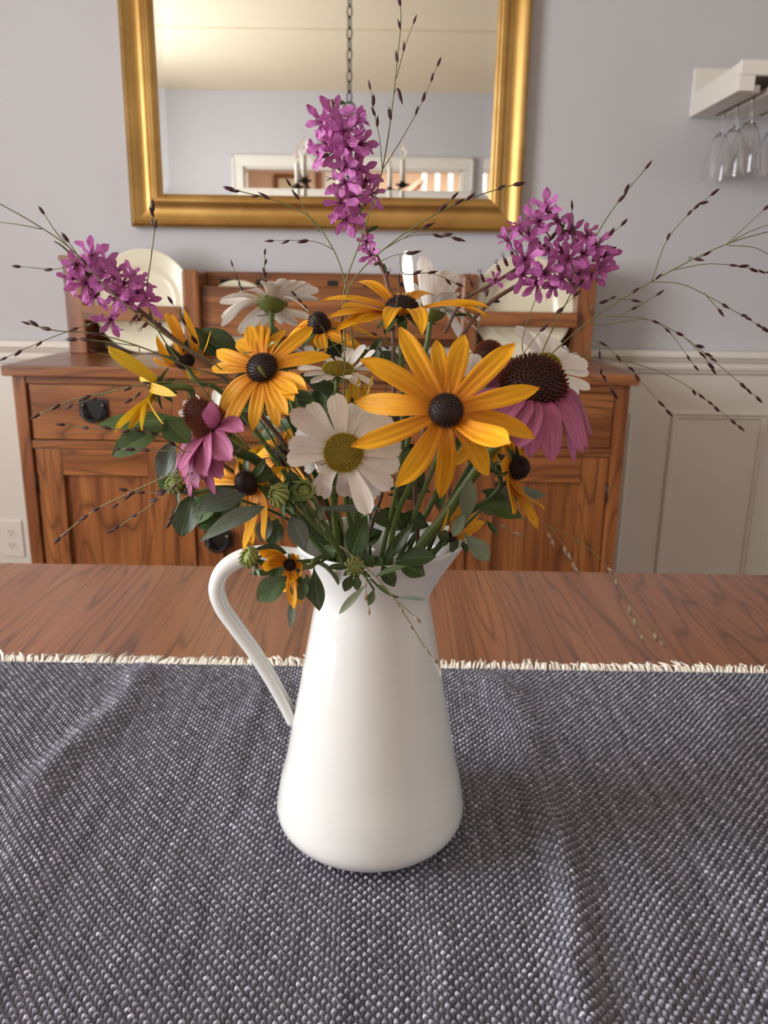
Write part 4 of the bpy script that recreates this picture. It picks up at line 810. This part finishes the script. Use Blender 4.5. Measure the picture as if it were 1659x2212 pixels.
sprig('leafy sprig with pale grey green leaves leaning out over the pitcher spout', [(1040, 1100, .490), (1000, 1140, .495), (940, 1195, .505)],
      [('leaf_pale', (1005, 1130, .485), (1015, 1034, .480), 38, sp(shape=.6)), ('leaf_pale', (978, 1160, .485), (1004, 1110, .480), 26, sp()), ('leaf_pale', (1000, 1152, .485), (1057, 1212, .478), 42, sp(shape=.62)), ('leaf_mid', (1040, 1085, .495), (1128, 1118, .49), 44, sp(shape=.5)), ('leaf_grey', (1050, 1070, .50), (1180, 1070, .50), 36, sp()), ('leaf', (1050, 1070, .50), (1090, 1110, .495), 46, sp()), ('leaf', (1052, 1125, .492), (1074, 1156, .487), 14, sp()), ('leaf', (990, 1165, .49), (975, 1195, .485), 14, sp()), ('leaf', (998, 1170, .488), (1010, 1195, .483), 14, sp()), ('leaf_mid', (1040, 1060, .50), (1090, 1075, .495), 22, sp()), ('leaf', (945, 1150, .49), (970, 1165, .487), 26, sp()), ('leaf', (1010, 965, .44), (1070, 1015, .43), 26, sp(bend=.10))])
fl = []; rr = random.Random(5)
for (x0, x1, y0, y1, n) in ((520, 700, 860, 1100, 18), (700, 900, 880, 1180, 16), (880, 1040, 930, 1150, 14), (560, 900, 760, 880, 12)):
    L_ = []
    for i in range(n):
        bx, by = rr.uniform(x0, x1), rr.uniform(y0, y1); a = rr.uniform(0, 2 * PI); ln = rr.uniform(50, 95); Yb = rr.uniform(.51, .565)
        L_.append((rr.choice(['leaf', 'leaf', 'leaf', 'leaf_mid']), (bx, by, Yb), (bx + ln * math.cos(a), by + ln * .8 * math.sin(a) - 12, Yb + rr.uniform(-.02, .02)), rr.uniform(26, 46), sp(shape=rr.uniform(.45, .6), bend=rr.uniform(0, .12))))
    fl.append(L_)
for L_, lab, st in zip(fl, ('leafy sprig of dark leaves filling the bouquet behind the orange-coned coneflower', 'leafy sprig of dark leaves behind the open daisy', 'leafy sprig of dark leaves behind the lower petals of the largest golden flower', 'leafy sprig of dark leaves behind the small flat daisy'),
                       ([(560, 870, .54), (630, 1000, .535), (720, 1140, .53)], [(800, 890, .54), (800, 1150, .53)], [(1000, 940, .54), (930, 1100, .53)], [(700, 770, .55), (740, 1000, .54)])): sprig(lab, st, L_)

# --- magenta loosestrife spikes
def wrinkled(seed):
    r2 = random.Random(seed); nu, nv = 4, 7; vs = []; uv = []; p1, p2 = r2.random() * 6, r2.random() * 6
    for i in range(nv + 1):
        v = i / nv; w = .185 * min(1, .28 + 1.3 * v) * (1 if v < .7 else math.sqrt(max(.05, 1 - ((v - .7) / .31) ** 2)))
        for k in range(nu + 1):
            u = 2 * k / nu - 1; vs.append((v, u * w * (1 + .12 * math.sin(11 * v + p1)), .10 * math.sin(PI * v) * (.6 + .4 * math.sin(p2)) - .22 * v * v * (.3 + r2.random() * .0) + .05 * math.sin(13 * v + 3 * u + p1) + .05 * u * u * math.sin(7 * v + p2))); uv.append((k / nu, v))
    f = [(i*(nu+1)+k, i*(nu+1)+k+1, (i+1)*(nu+1)+k+1, (i+1)*(nu+1)+k) for i in range(nv) for k in range(nu)]
    return MB().add(vs, f, uv)
PET = []
for s in range(4):
    o = wrinkled(s).build('petal', M['purple'], None, base=Vector((0, 0, 1e-9))); PET.append(o.data); bpy.data.objects.remove(o)
def calyx_mesh(seed):
    r2 = random.Random(seed); m = MB().lathe([(.03, -.62), (.10, -.55), (.13, -.3), (.12, -.08), (.15, .0), (.05, -.03)], 8)
    for i in range(6):
        a = i * PI / 3 + .3; m.tube([(0, 0, -.05), (.05 * math.cos(a), .05 * math.sin(a), .25), (.16 * math.cos(a), .16 * math.sin(a), .45 + .15 * r2.random())], [.012, .010, .016], 4)
    return m
CAL = []
for s in range(3):
    o = calyx_mesh(s).build('floret', M['calyx'], None, base=Vector((0, 0, 1e-9))); CAL.append(o.data); bpy.data.objects.remove(o)
def frame(pos, d, scale, roll=0.0):
    q = Vector(d).normalized().to_track_quat('Z', 'Y'); return Matrix.Translation(pos) @ q.to_matrix().to_4x4() @ Matrix.Rotation(roll, 4, 'Z') @ Matrix.Scale(scale, 4)
def loosestrife(label, stempx, florets, bare, r=.0013, side=(), seed=1, rpx=36):
    r2 = random.Random(seed); pts = [PY(*p) for p in stempx]; P = route(pts[0], Vector((0, 0, 1)), stempx[1:], seed); P = [pts[0]] + P[2:]
    root = thing('loosestrife', P[-1], label, 'flower', 'magenta flower spikes in the bouquet'); stem_of(root, P, r * .8, 'stem_red', r * 1.3)
    dense = catmull(pts, 10); sides = [catmull([PY(*p) for p in sd], 8) for sd in side]
    for sd in sides: MB().tube(sd, r * .8, 6).build('side_stem', M['stem_red'], root); dense = dense + sd
    def near(p): return min(dense, key=lambda q: (q - p).length)
    O = origin(root)
    for fl_ in florets:
        px, py = fl_[:2]; Y0_ = near(PY(px, py, stempx[0][2])).y; dy = fl_[2] if len(fl_) > 2 else r2.uniform(-.012, .006); p = PY(px, py, Y0_ + dy); s = rpx * mpp(p) * (fl_[3] if len(fl_) > 3 else r2.uniform(.85, 1.15))
        st = near(p); d = (p - st); d = d.normalized() if d.length > 1e-5 else Vector((0, -1, 0)); d = (d * .9 + Vector((r2.uniform(-.35, .35), -.55, .25 + r2.uniform(-.3, .3)))).normalized()
        if (p - st).length > s * .75: MB().tube([st, st + (p - d * s * .6 - st) * .5 + Vector((0, 0, .001)), p - d * s * .58], r * .35, 5).build('pedicel', M['calyx'], root)
        fo = obj('floret', CAL[r2.randrange(3)], root); fo.matrix_basis = Matrix.Translation(-O) @ frame(p, d, s, r2.random() * 6)
        for i in range(6):
            po = obj('petal', PET[r2.randrange(4)], fo); po.matrix_basis = Matrix.Rotation(i * PI / 3 + r2.uniform(-.2, .2), 4, 'Z') @ Matrix.Translation((.05, 0, 0)) @ Matrix.Rotation(-r2.uniform(.05, .85), 4, 'Y') @ Matrix.Rotation(r2.uniform(-.5, .5), 4, 'X') @ Matrix.Scale(r2.uniform(.70, 1.15), 4)
    for b in bare:
        px, py = b; Y0_ = near(PY(px, py, stempx[0][2])).y; p = PY(px, py, Y0_ - .003); st = near(p); d = ((p - st) + Vector((0, -.002, .001))).normalized(); s = 30 * mpp(p)
        fo = obj('spent_floret', CAL[r2.randrange(3)], root); fo.matrix_basis = Matrix.Translation(-O) @ frame(p, d, s, r2.random() * 6)
    for i in range(len(dense) // 3):
        p = dense[(i * 3 + 1) % len(dense)]
        if i % 2: continue
        d = Vector((r2.uniform(-1, 1), r2.uniform(-1, .3), r2.uniform(-.2, 1))).normalized(); e = p + d * r2.uniform(.005, .010); n = d.orthogonal()
        petal('bract', M['leaf_mid'], root, p, n.normalized(), e, .0006, .0032, .08, .2, 0, 'leaf', 2, 4, notch=0)
    return root
loosestrife('tallest magenta loosestrife spike, rising in front of the mirror', [(716, 215, .520), (735, 300, .522), (752, 370, .525), (775, 450, .527), (800, 525, .528), (835, 605, .528), (850, 760, .522), (840, 1000, .515)],
            [(700, 262, -.004), (722, 250, -.012, 1.1), (765, 262, -.004), (706, 312, -.010, 1.15), (692, 338, -.004), (728, 330, -.015), (755, 318, -.018, 1.1), (778, 312, -.006), (775, 262, .006, .9), (742, 362, -.016), (765, 352, -.012), (722, 290, -.014), (745, 285, -.016),
             (745, 395, -.012), (790, 392, -.010, 1.1), (778, 370, -.012), (736, 438, -.012, 1.1), (760, 428, -.010, .9), (744, 472, -.012, 1.0), (768, 478, -.008, .9), (802, 418, -.004, .9), (792, 522, -.006, .8), (802, 552, -.006, .7)],
            [(732, 365), (720, 385), (790, 440), (795, 510), (812, 570), (838, 590), (765, 400), (730, 350)], seed=2, rpx=42)
loosestrife('magenta loosestrife spike leaning out over the hutch and drawer, lowest floret dangling', [(148, 545, .445), (185, 590, .450), (240, 630, .455), (300, 670, .46), (380, 735, .465), (470, 805, .47), (600, 940, .485), (720, 1140, .50)],
            [(165, 572, -.006), (198, 556, -.006, 1.1), (155, 600, -.004), (186, 612, -.010, 1.1), (226, 572, -.004), (250, 592, -.008), (268, 612, -.012, 1.05), (286, 600, -.002), (296, 632, -.010), (314, 650, -.008), (252, 640, -.014, .9), (218, 590, -.012), (240, 690, -.004, 1.15), (300, 612, .0, .9), (275, 650, -.012, .9), (206, 640, -.006, .8)],
            [(190, 640), (205, 622), (300, 690), (310, 705), (288, 690), (325, 680), (345, 700), (232, 650), (262, 660)], seed=3, rpx=42)
loosestrife('magenta loosestrife spike with a bare side shoot, leaning toward the hanging glasses', [(1318, 545, .520), (1275, 548, .52), (1210, 575, .52), (1120, 615, .52), (1040, 670, .52), (980, 760, .515), (900, 1000, .51)],
            [(1180, 452, -.006, 1.1), (1165, 478, -.010), (1206, 478, -.004), (1124, 490, -.006), (1142, 506, -.010), (1098, 520, -.004, .9), (1134, 560, -.012, 1.2), (1130, 592, -.010), (1176, 590, -.014, 1.1), (1210, 540, -.010), (1228, 560, -.014, 1.1), (1260, 548, -.010), (1288, 530, -.008, 1.1), (1268, 510, -.004), (1306, 552, -.006), (1295, 575, -.010, 1.1), (1280, 595, -.008), (1250, 590, -.012), (1212, 600, -.012), (1195, 616, -.008), (1160, 612, -.006), (1240, 610, -.004, .9), (1185, 540, -.012), (1070, 604, -.004, .55), (1228, 500, -.004)],
            [(1090, 560), (1075, 575), (1105, 545), (1165, 525), (1155, 535), (1195, 510), (1040, 595), (1015, 605), (1050, 630), (1120, 615)],
            side=[[(1215, 485, .52), (1190, 515, .52), (1130, 570, .52), (1060, 615, .52), (1000, 650, .52), (960, 720, .515)]], seed=4, rpx=39)

# --- purple grass panicles
def spike_mesh(seed):
    r2 = random.Random(seed); m = MB()
    for (ang, L, w, off) in ((0, 1.0, .15, 0), (.16, .86, .13, .03), (-.14, .80, .11, -.03)):
        pr = [(.012, 0), (w * .55, .12), (w, .33), (w * .85, .55), (w * .45, .78), (.008, 1.0)]
        R = Matrix.Rotation(PI / 2 + ang, 4, 'Y'); m.lathe([(r, z * L) for r, z in pr], 7, Matrix.Translation((0, off, 0)) @ R)
    return m
SPK = {}
for nm in ('husk', 'husk_pale'):
    SPK[nm] = []
    for s in range(2):
        o = spike_mesh(s).build('spikelet', M[nm], None, base=Vector((0, 0, 1e-9))); SPK[nm].append(o.data); bpy.data.objects.remove(o)
def grass(label, main, branches, mat='grass', husk='husk', r=.00042, seed=0, lpx=26, tipspikes=(.80, .88, 1.0), hints=True):
    r2 = random.Random(seed + 50); pts = [PY(*p) for p in main]; P = route(pts[-1], Vector((0, 0, 1)), [], seed) if not hints else None
    low = pts[0]; d = Vector((low.x - AX.x, low.y - AX.y, 0)); dn = d.normalized() * min(.030, d.length * .5); rim = Vector((AX.x + dn.x, AX.y + dn.y, Z0 + .205))
    base = [Vector((AX.x - dn.x * .6, AX.y - dn.y * .6, Z0 + .04 + .02 * r2.random())), Vector((AX.x + dn.x * .5, AX.y + dn.y * .5, Z0 + .165)), rim]
    if low.z < Z0 + .23: base[-1] = Vector((AX.x + dn.x, AX.y + dn.y, Z0 + .212))
    root = thing('grass_panicle', base[0], label, 'grass', 'purple grass panicles in the bouquet'); O = base[0]
    full = catmull(base + pts, 6); n = len(full); MB().tube(full, [r * (1.25 - .55 * i / n) for i in range(n)], 5).build('stem', M[mat], root)
    def spikes(line, fr):
        tot = [0]
        for a, b in zip(line, line[1:]): tot.append(tot[-1] + (b - a).length)
        for t in fr:
            s = t * tot[-1]; i = max(k for k in range(len(tot)) if tot[k] <= s + 1e-9); i = min(i, len(line) - 2); a, b = line[i], line[i + 1]; p = a + (b - a) * ((s - tot[i]) / max(1e-9, tot[i+1] - tot[i]))
            dd = ((b - a).normalized() + Vector((r2.uniform(-.35, .35), r2.uniform(-.3, .3), r2.uniform(-.35, .35))) * (1 if t < .99 else .3)).normalized(); sc = lpx * mpp(p) * r2.uniform(.8, 1.15)
            o = obj('spikelet', SPK[husk][r2.randrange(2)], root); o.matrix_basis = Matrix.Translation(p - O - dd * sc * .1) @ dd.to_track_quat('X', 'Z').to_matrix().to_4x4() @ Matrix.Rotation(r2.random() * 6, 4, 'X') @ Matrix.Diagonal((sc, sc * .9, sc * .9, 1))
    spikes(catmull(pts, 6), tipspikes); lines = list(full)
    for br in branches:
        bp, fr = (br if isinstance(br, tuple) else (br, (.62, .80, 1.0))); bq = [PY(*p) for p in bp]; nr = min(lines, key=lambda q_: (q_ - bq[0]).length + .3 * abs(q_.z - bq[0].z + .004)); bq = ([nr] if (nr - bq[0]).length > .002 else []) + bq; line = catmull(bq, 6); lines += line; MB().tube(line, [r * (.85 - .35 * i / len(line)) for i in range(len(line))], 4).build('branch', M[mat], root); spikes(line, fr)
    return root
Yr = .50
grass('wide purple grass panicle fanning out past the hutch over the chair rail', [(1100, 860, .50), (1180, 775, Yr), (1275, 692, Yr), (1408, 608, Yr), (1570, 527, Yr), (1700, 490, Yr)],
      [([(1408, 608, Yr), (1440, 520, Yr), (1490, 460, Yr), (1535, 422, Yr)], (.42, .72, .80, .88, 1.0)), ([(1300, 682, Yr), (1400, 690, Yr), (1480, 730, Yr), (1560, 795, Yr), (1634, 857, Yr)], (.42, .55, .62, .66, .88, .93, 1.0)), ([(1480, 730, Yr), (1515, 765, Yr), (1537, 795, Yr)], (.5, .85, 1.0)),
       ([(1406, 609, Yr), (1470, 613, Yr), (1530, 640, Yr), (1600, 680, Yr), (1646, 707, Yr)], (.62, .80, .84, .95, 1.0)), ([(1520, 632, Yr), (1545, 660, Yr), (1552, 668, Yr)], (1.0,)), ([(1455, 583, Yr), (1530, 570, Yr), (1600, 576, Yr), (1655, 588, Yr)], (.6, .7, .82, .92, 1.0)),
       ([(1570, 527, Yr), (1610, 490, Yr), (1664, 440, Yr)], (.85, 1.0)), ([(1570, 528, Yr), (1620, 500, Yr), (1680, 480, Yr)], (.9,)), ([(1570, 530, Yr), (1630, 535, Yr), (1662, 550, Yr)], (1.0,)),
       ([(1245, 765, Yr), (1370, 785, Yr), (1470, 825, Yr), (1540, 875, Yr), (1595, 920, Yr)], (.70, .74, .80, .84, .95, 1.0)), ([(1280, 735, Yr), (1340, 775, Yr), (1390, 830, Yr), (1440, 886, Yr)], (.2, .38, .52, .60, .9, 1.0)), ([(1285, 702, Yr), (1400, 690, Yr), (1440, 712, Yr), (1500, 790, Yr)], (.5, .62, .9, 1.0)),
       ([(1275, 668, Yr), (1320, 645, Yr), (1365, 648, Yr)], (.4, .6, 1.0)), ([(1340, 680, Yr), (1380, 660, Yr), (1418, 638, Yr)], (.3, 1.0)), ([(1290, 735, Yr), (1297, 770, Yr), (1302, 810, Yr), (1325, 850, Yr)], (.2, .5, .62, .9, 1.0)), ([(1490, 555, Yr), (1505, 560, Yr), (1520, 552, Yr)], (.5, 1.0))], seed=1, lpx=23, tipspikes=(.5, .58, .97))
grass('tall upright purple grass panicle crossing the mirror above the tallest magenta spike', [(742, 640, .51), (775, 530, .51), (815, 410, .51), (827, 362, .51), (845, 250, .51), (858, 130, .51), (866, 40, .51), (863, -10, .51)],
      [([(826, 368, .51), (820, 300, .51), (808, 240, .51), (800, 192, .51)], (.55, .68, .80, 1.0)), ([(827, 365, .51), (868, 300, .51), (912, 220, .51), (945, 142, .51)], (.55, .68, .86, 1.0)), ([(856, 170, .51), (872, 110, .51), (893, 50, .51)], (.5, 1.0)), ([(850, 205, .51), (858, 190, .51), (862, 200, .51)], (.7, 1.0))], seed=2, tipspikes=(.62, .80, .90, .97))
grass('purple grass panicle crossing the bottom of the gold frame above the underside-up daisy', [(755, 660, .50), (737, 580, .50), (715, 530, .50), (670, 470, .50), (600, 435, .50), (505, 410, .50)],
      [([(722, 540, .50), (680, 522, .50), (590, 520, .50)], (.45, .75, 1.0)), ([(690, 500, .50), (660, 455, .50), (628, 402, .50)], (.72, 1.0))], seed=3, tipspikes=(.80, .86, .97, 1.0))
grass('purple grass panicle reaching across the gold frame corner nearest the hanging glasses', [(750, 640, .49), (775, 590, .49), (850, 522, .49), (960, 452, .49), (1040, 420, .49), (1110, 399, .49)],
      [([(825, 540, .49), (880, 512, .49), (940, 507, .49), (986, 515, .49)], (.7, .82, .95, 1.0)), ([(815, 565, .49), (850, 552, .49), (892, 545, .49)], (.85, 1.0)), ([(830, 538, .49), (880, 510, .49), (920, 490, .49)], (.9, 1.0)), ([(930, 470, .49), (955, 450, .49), (975, 430, .49)], (.4, 1.0)), ([(870, 590, .49), (930, 590, .49), (985, 612, .49)], (.4, .6, .85, 1.0))], seed=4, tipspikes=(.70, .76, .92, 1.0))
grass('purple grass panicle rising past the magenta spike with a side shoot toward the glasses', [(1140, 840, .51), (1180, 740, .51), (1240, 620, .51), (1290, 506, .51), (1340, 430, .51), (1394, 365, .51)],
      [([(1272, 545, .51), (1310, 515, .51), (1342, 487, .51)], (.6, 1.0)), ([(1130, 760, .51), (1160, 640, .51), (1238, 520, .51), (1236, 452, .51)], (.86, 1.0)), ([(1120, 780, .51), (1180, 700, .51), (1240, 640, .51)], (.5, .75, 1.0)), ([(1230, 640, .51), (1250, 615, .51)], (1.0,))], seed=5, tipspikes=(.84, .88, 1.0))
grass('purple grass panicle sweeping up and out along the magenta spike with the dangling floret', [(480, 800, .44), (380, 740, .43), (250, 640, .42), (150, 535, .42), (70, 480, .42), (-10, 435, .42)],
      [([(165, 560, .42), (130, 580, .42), (44, 576, .42)], (.5, 1.0)), ([(150, 535, .42), (120, 500, .42), (95, 462, .42)], (1.0,)), ([(90, 495, .42), (40, 485, .42), (-2, 480, .42)], (1.0,)), ([(175, 560, .42), (160, 540, .42), (148, 522, .42)], (1.0,))], seed=6, tipspikes=(.62,))
grass('purple grass panicle reaching over the sideboard top below the dangling magenta floret', [(500, 830, .45), (400, 790, .44), (300, 748, .43), (200, 720, .43), (120, 714, .43), (64, 700, .43)],
      [([(215, 698, .43), (150, 715, .43), (80, 742, .43), (14, 772, .43)], (.15, .3, .65, .85, 1.0)), ([(300, 765, .43), (250, 770, .43), (210, 762, .43)], (.5, 1.0)), ([(300, 748, .43), (200, 735, .43), (150, 733, .43)], (.7, .9))], seed=7, tipspikes=(.66, .9, .96, 1.0))
grass('purple grass panicle crossing the drawer front and its iron pull', [(560, 850, .45), (430, 826, .43), (330, 828, .42), (230, 848, .42), (150, 866, .42), (85, 895, .42)],
      [([(260, 838, .42), (200, 862, .42), (130, 880, .42)], (.4, .8)), ([(430, 985, .44), (330, 935, .42), (200, 925, .42), (140, 918, .42)], (.5, .6, .66, .72, .8, .9, 1.0)), ([(330, 828, .42), (300, 850, .42), (285, 862, .42)], (.6, 1.0))], seed=8, tipspikes=(.5, .58, .76, .9, 1.0))
grass('purple grass panicle trailing down across the sideboard door nearest the outlet', [(580, 960, .44), (480, 985, .43), (380, 1020, .42), (280, 1065, .42), (200, 1105, .42), (130, 1160, .42)],
      [([(470, 990, .42), (400, 1030, .41), (320, 1095, .41), (245, 1145, .41)], (.45, .55, .62, .8, .95, 1.0)), ([(450, 1000, .41), (420, 1030, .41), (375, 1110, .41), (368, 1125, .41)], (.55, .9, 1.0)), ([(380, 1060, .41), (330, 1065, .41), (275, 1058, .41)], (.3, .7, 1.0)), ([(330, 1040, .42), (280, 1070, .42), (255, 1088, .42)], (.5, .7, 1.0)), ([(520, 975, .42), (400, 975, .41), (260, 970, .41)], (.8, .9, 1.0))], seed=9, mat='straw', tipspikes=(.62, .78, .84, .96, 1.0))
grass('pale drooping grass panicle hanging over the bare table past the black cone', [(1000, 1110, .51), (1100, 1115, .51), (1190, 1138, .51), (1290, 1200, .51), (1360, 1300, .51), (1426, 1385, .51)],
      [([(1190, 1140, .51), (1215, 1175, .51), (1242, 1225, .51)], (.5, .65, .9, 1.0)), ([(1180, 1140, .51), (1190, 1165, .51)], (.6, 1.0)), ([(1350, 1290, .51), (1365, 1325, .51), (1385, 1372, .51)], (.3, .6, 1.0)), ([(1070, 1125, .51), (1090, 1140, .51), (1110, 1150, .51)], (.5, 1.0))], seed=10, mat='straw', husk='husk_pale', tipspikes=(.62, .68, .96, 1.0))
grass('pale drooping grass panicle hanging down the front of the pitcher', [(735, 1180, .455), (790, 1225, .442), (840, 1278, .437), (882, 1340, .437), (915, 1395, .438), (944, 1432, .438)],
      [([(795, 1230, .442), (790, 1270, .438), (796, 1312, .437)], (.3, .6, 1.0)), ([(860, 1300, .437), (880, 1318, .436), (896, 1332, .436)], (1.0,))], seed=11, mat='straw', husk='husk_pale', tipspikes=(.56, .68, .88, .96), lpx=22)
grass('thin upright grass panicle standing before the hutch plate behind the dangling floret', [(430, 830, .47), (345, 720, .46), (318, 640, .455), (326, 560, .455), (333, 500, .455), (331, 455, .455)],
      [([(327, 545, .455), (332, 515, .455), (335, 492, .455)], (1.0,)), ([(430, 760, .47), (400, 700, .46), (372, 655, .46)], (.4, .7, 1.0))], seed=12, tipspikes=(.92, .97, 1.0))
grass('short grass tips standing just above the underside-up daisy', [(600, 760, .50), (580, 680, .50), (572, 610, .50), (572, 550, .50)], [([(545, 680, .50), (522, 630, .50), (503, 575, .50)], (.5, .6, .7, .8, 1.0)), ([(574, 640, .50), (562, 625, .50), (570, 600, .50)], (.6, 1.0))], seed=13, lpx=18, tipspikes=(.72, .8, .9, 1.0))
grass('grass panicle tangled between the edge-on golden flower and the small flat daisy', [(700, 900, .46), (745, 800, .46), (738, 730, .46), (738, 700, .46)], [([(745, 780, .46), (690, 700, .455), (640, 640, .45)], (.55, .8, .9, 1.0)), ([(900, 800, .46), (840, 740, .455), (800, 720, .455), (700, 755, .455)], (.4, .5, .7, 1.0)), ([(860, 780, .46), (830, 730, .46), (880, 690, .46)], (.4, .7, 1.0)), ([(830, 860, .46), (836, 800, .46), (820, 745, .46)], (.3, .5, .7, .9)), ([(1020, 760, .49), (1035, 700, .49), (1050, 640, .49)], (.4, .7, 1.0)), ([(850, 770, .46), (850, 720, .46), (862, 610, .46)], (1.0,))], seed=14, lpx=20, tipspikes=(.9, 1.0))
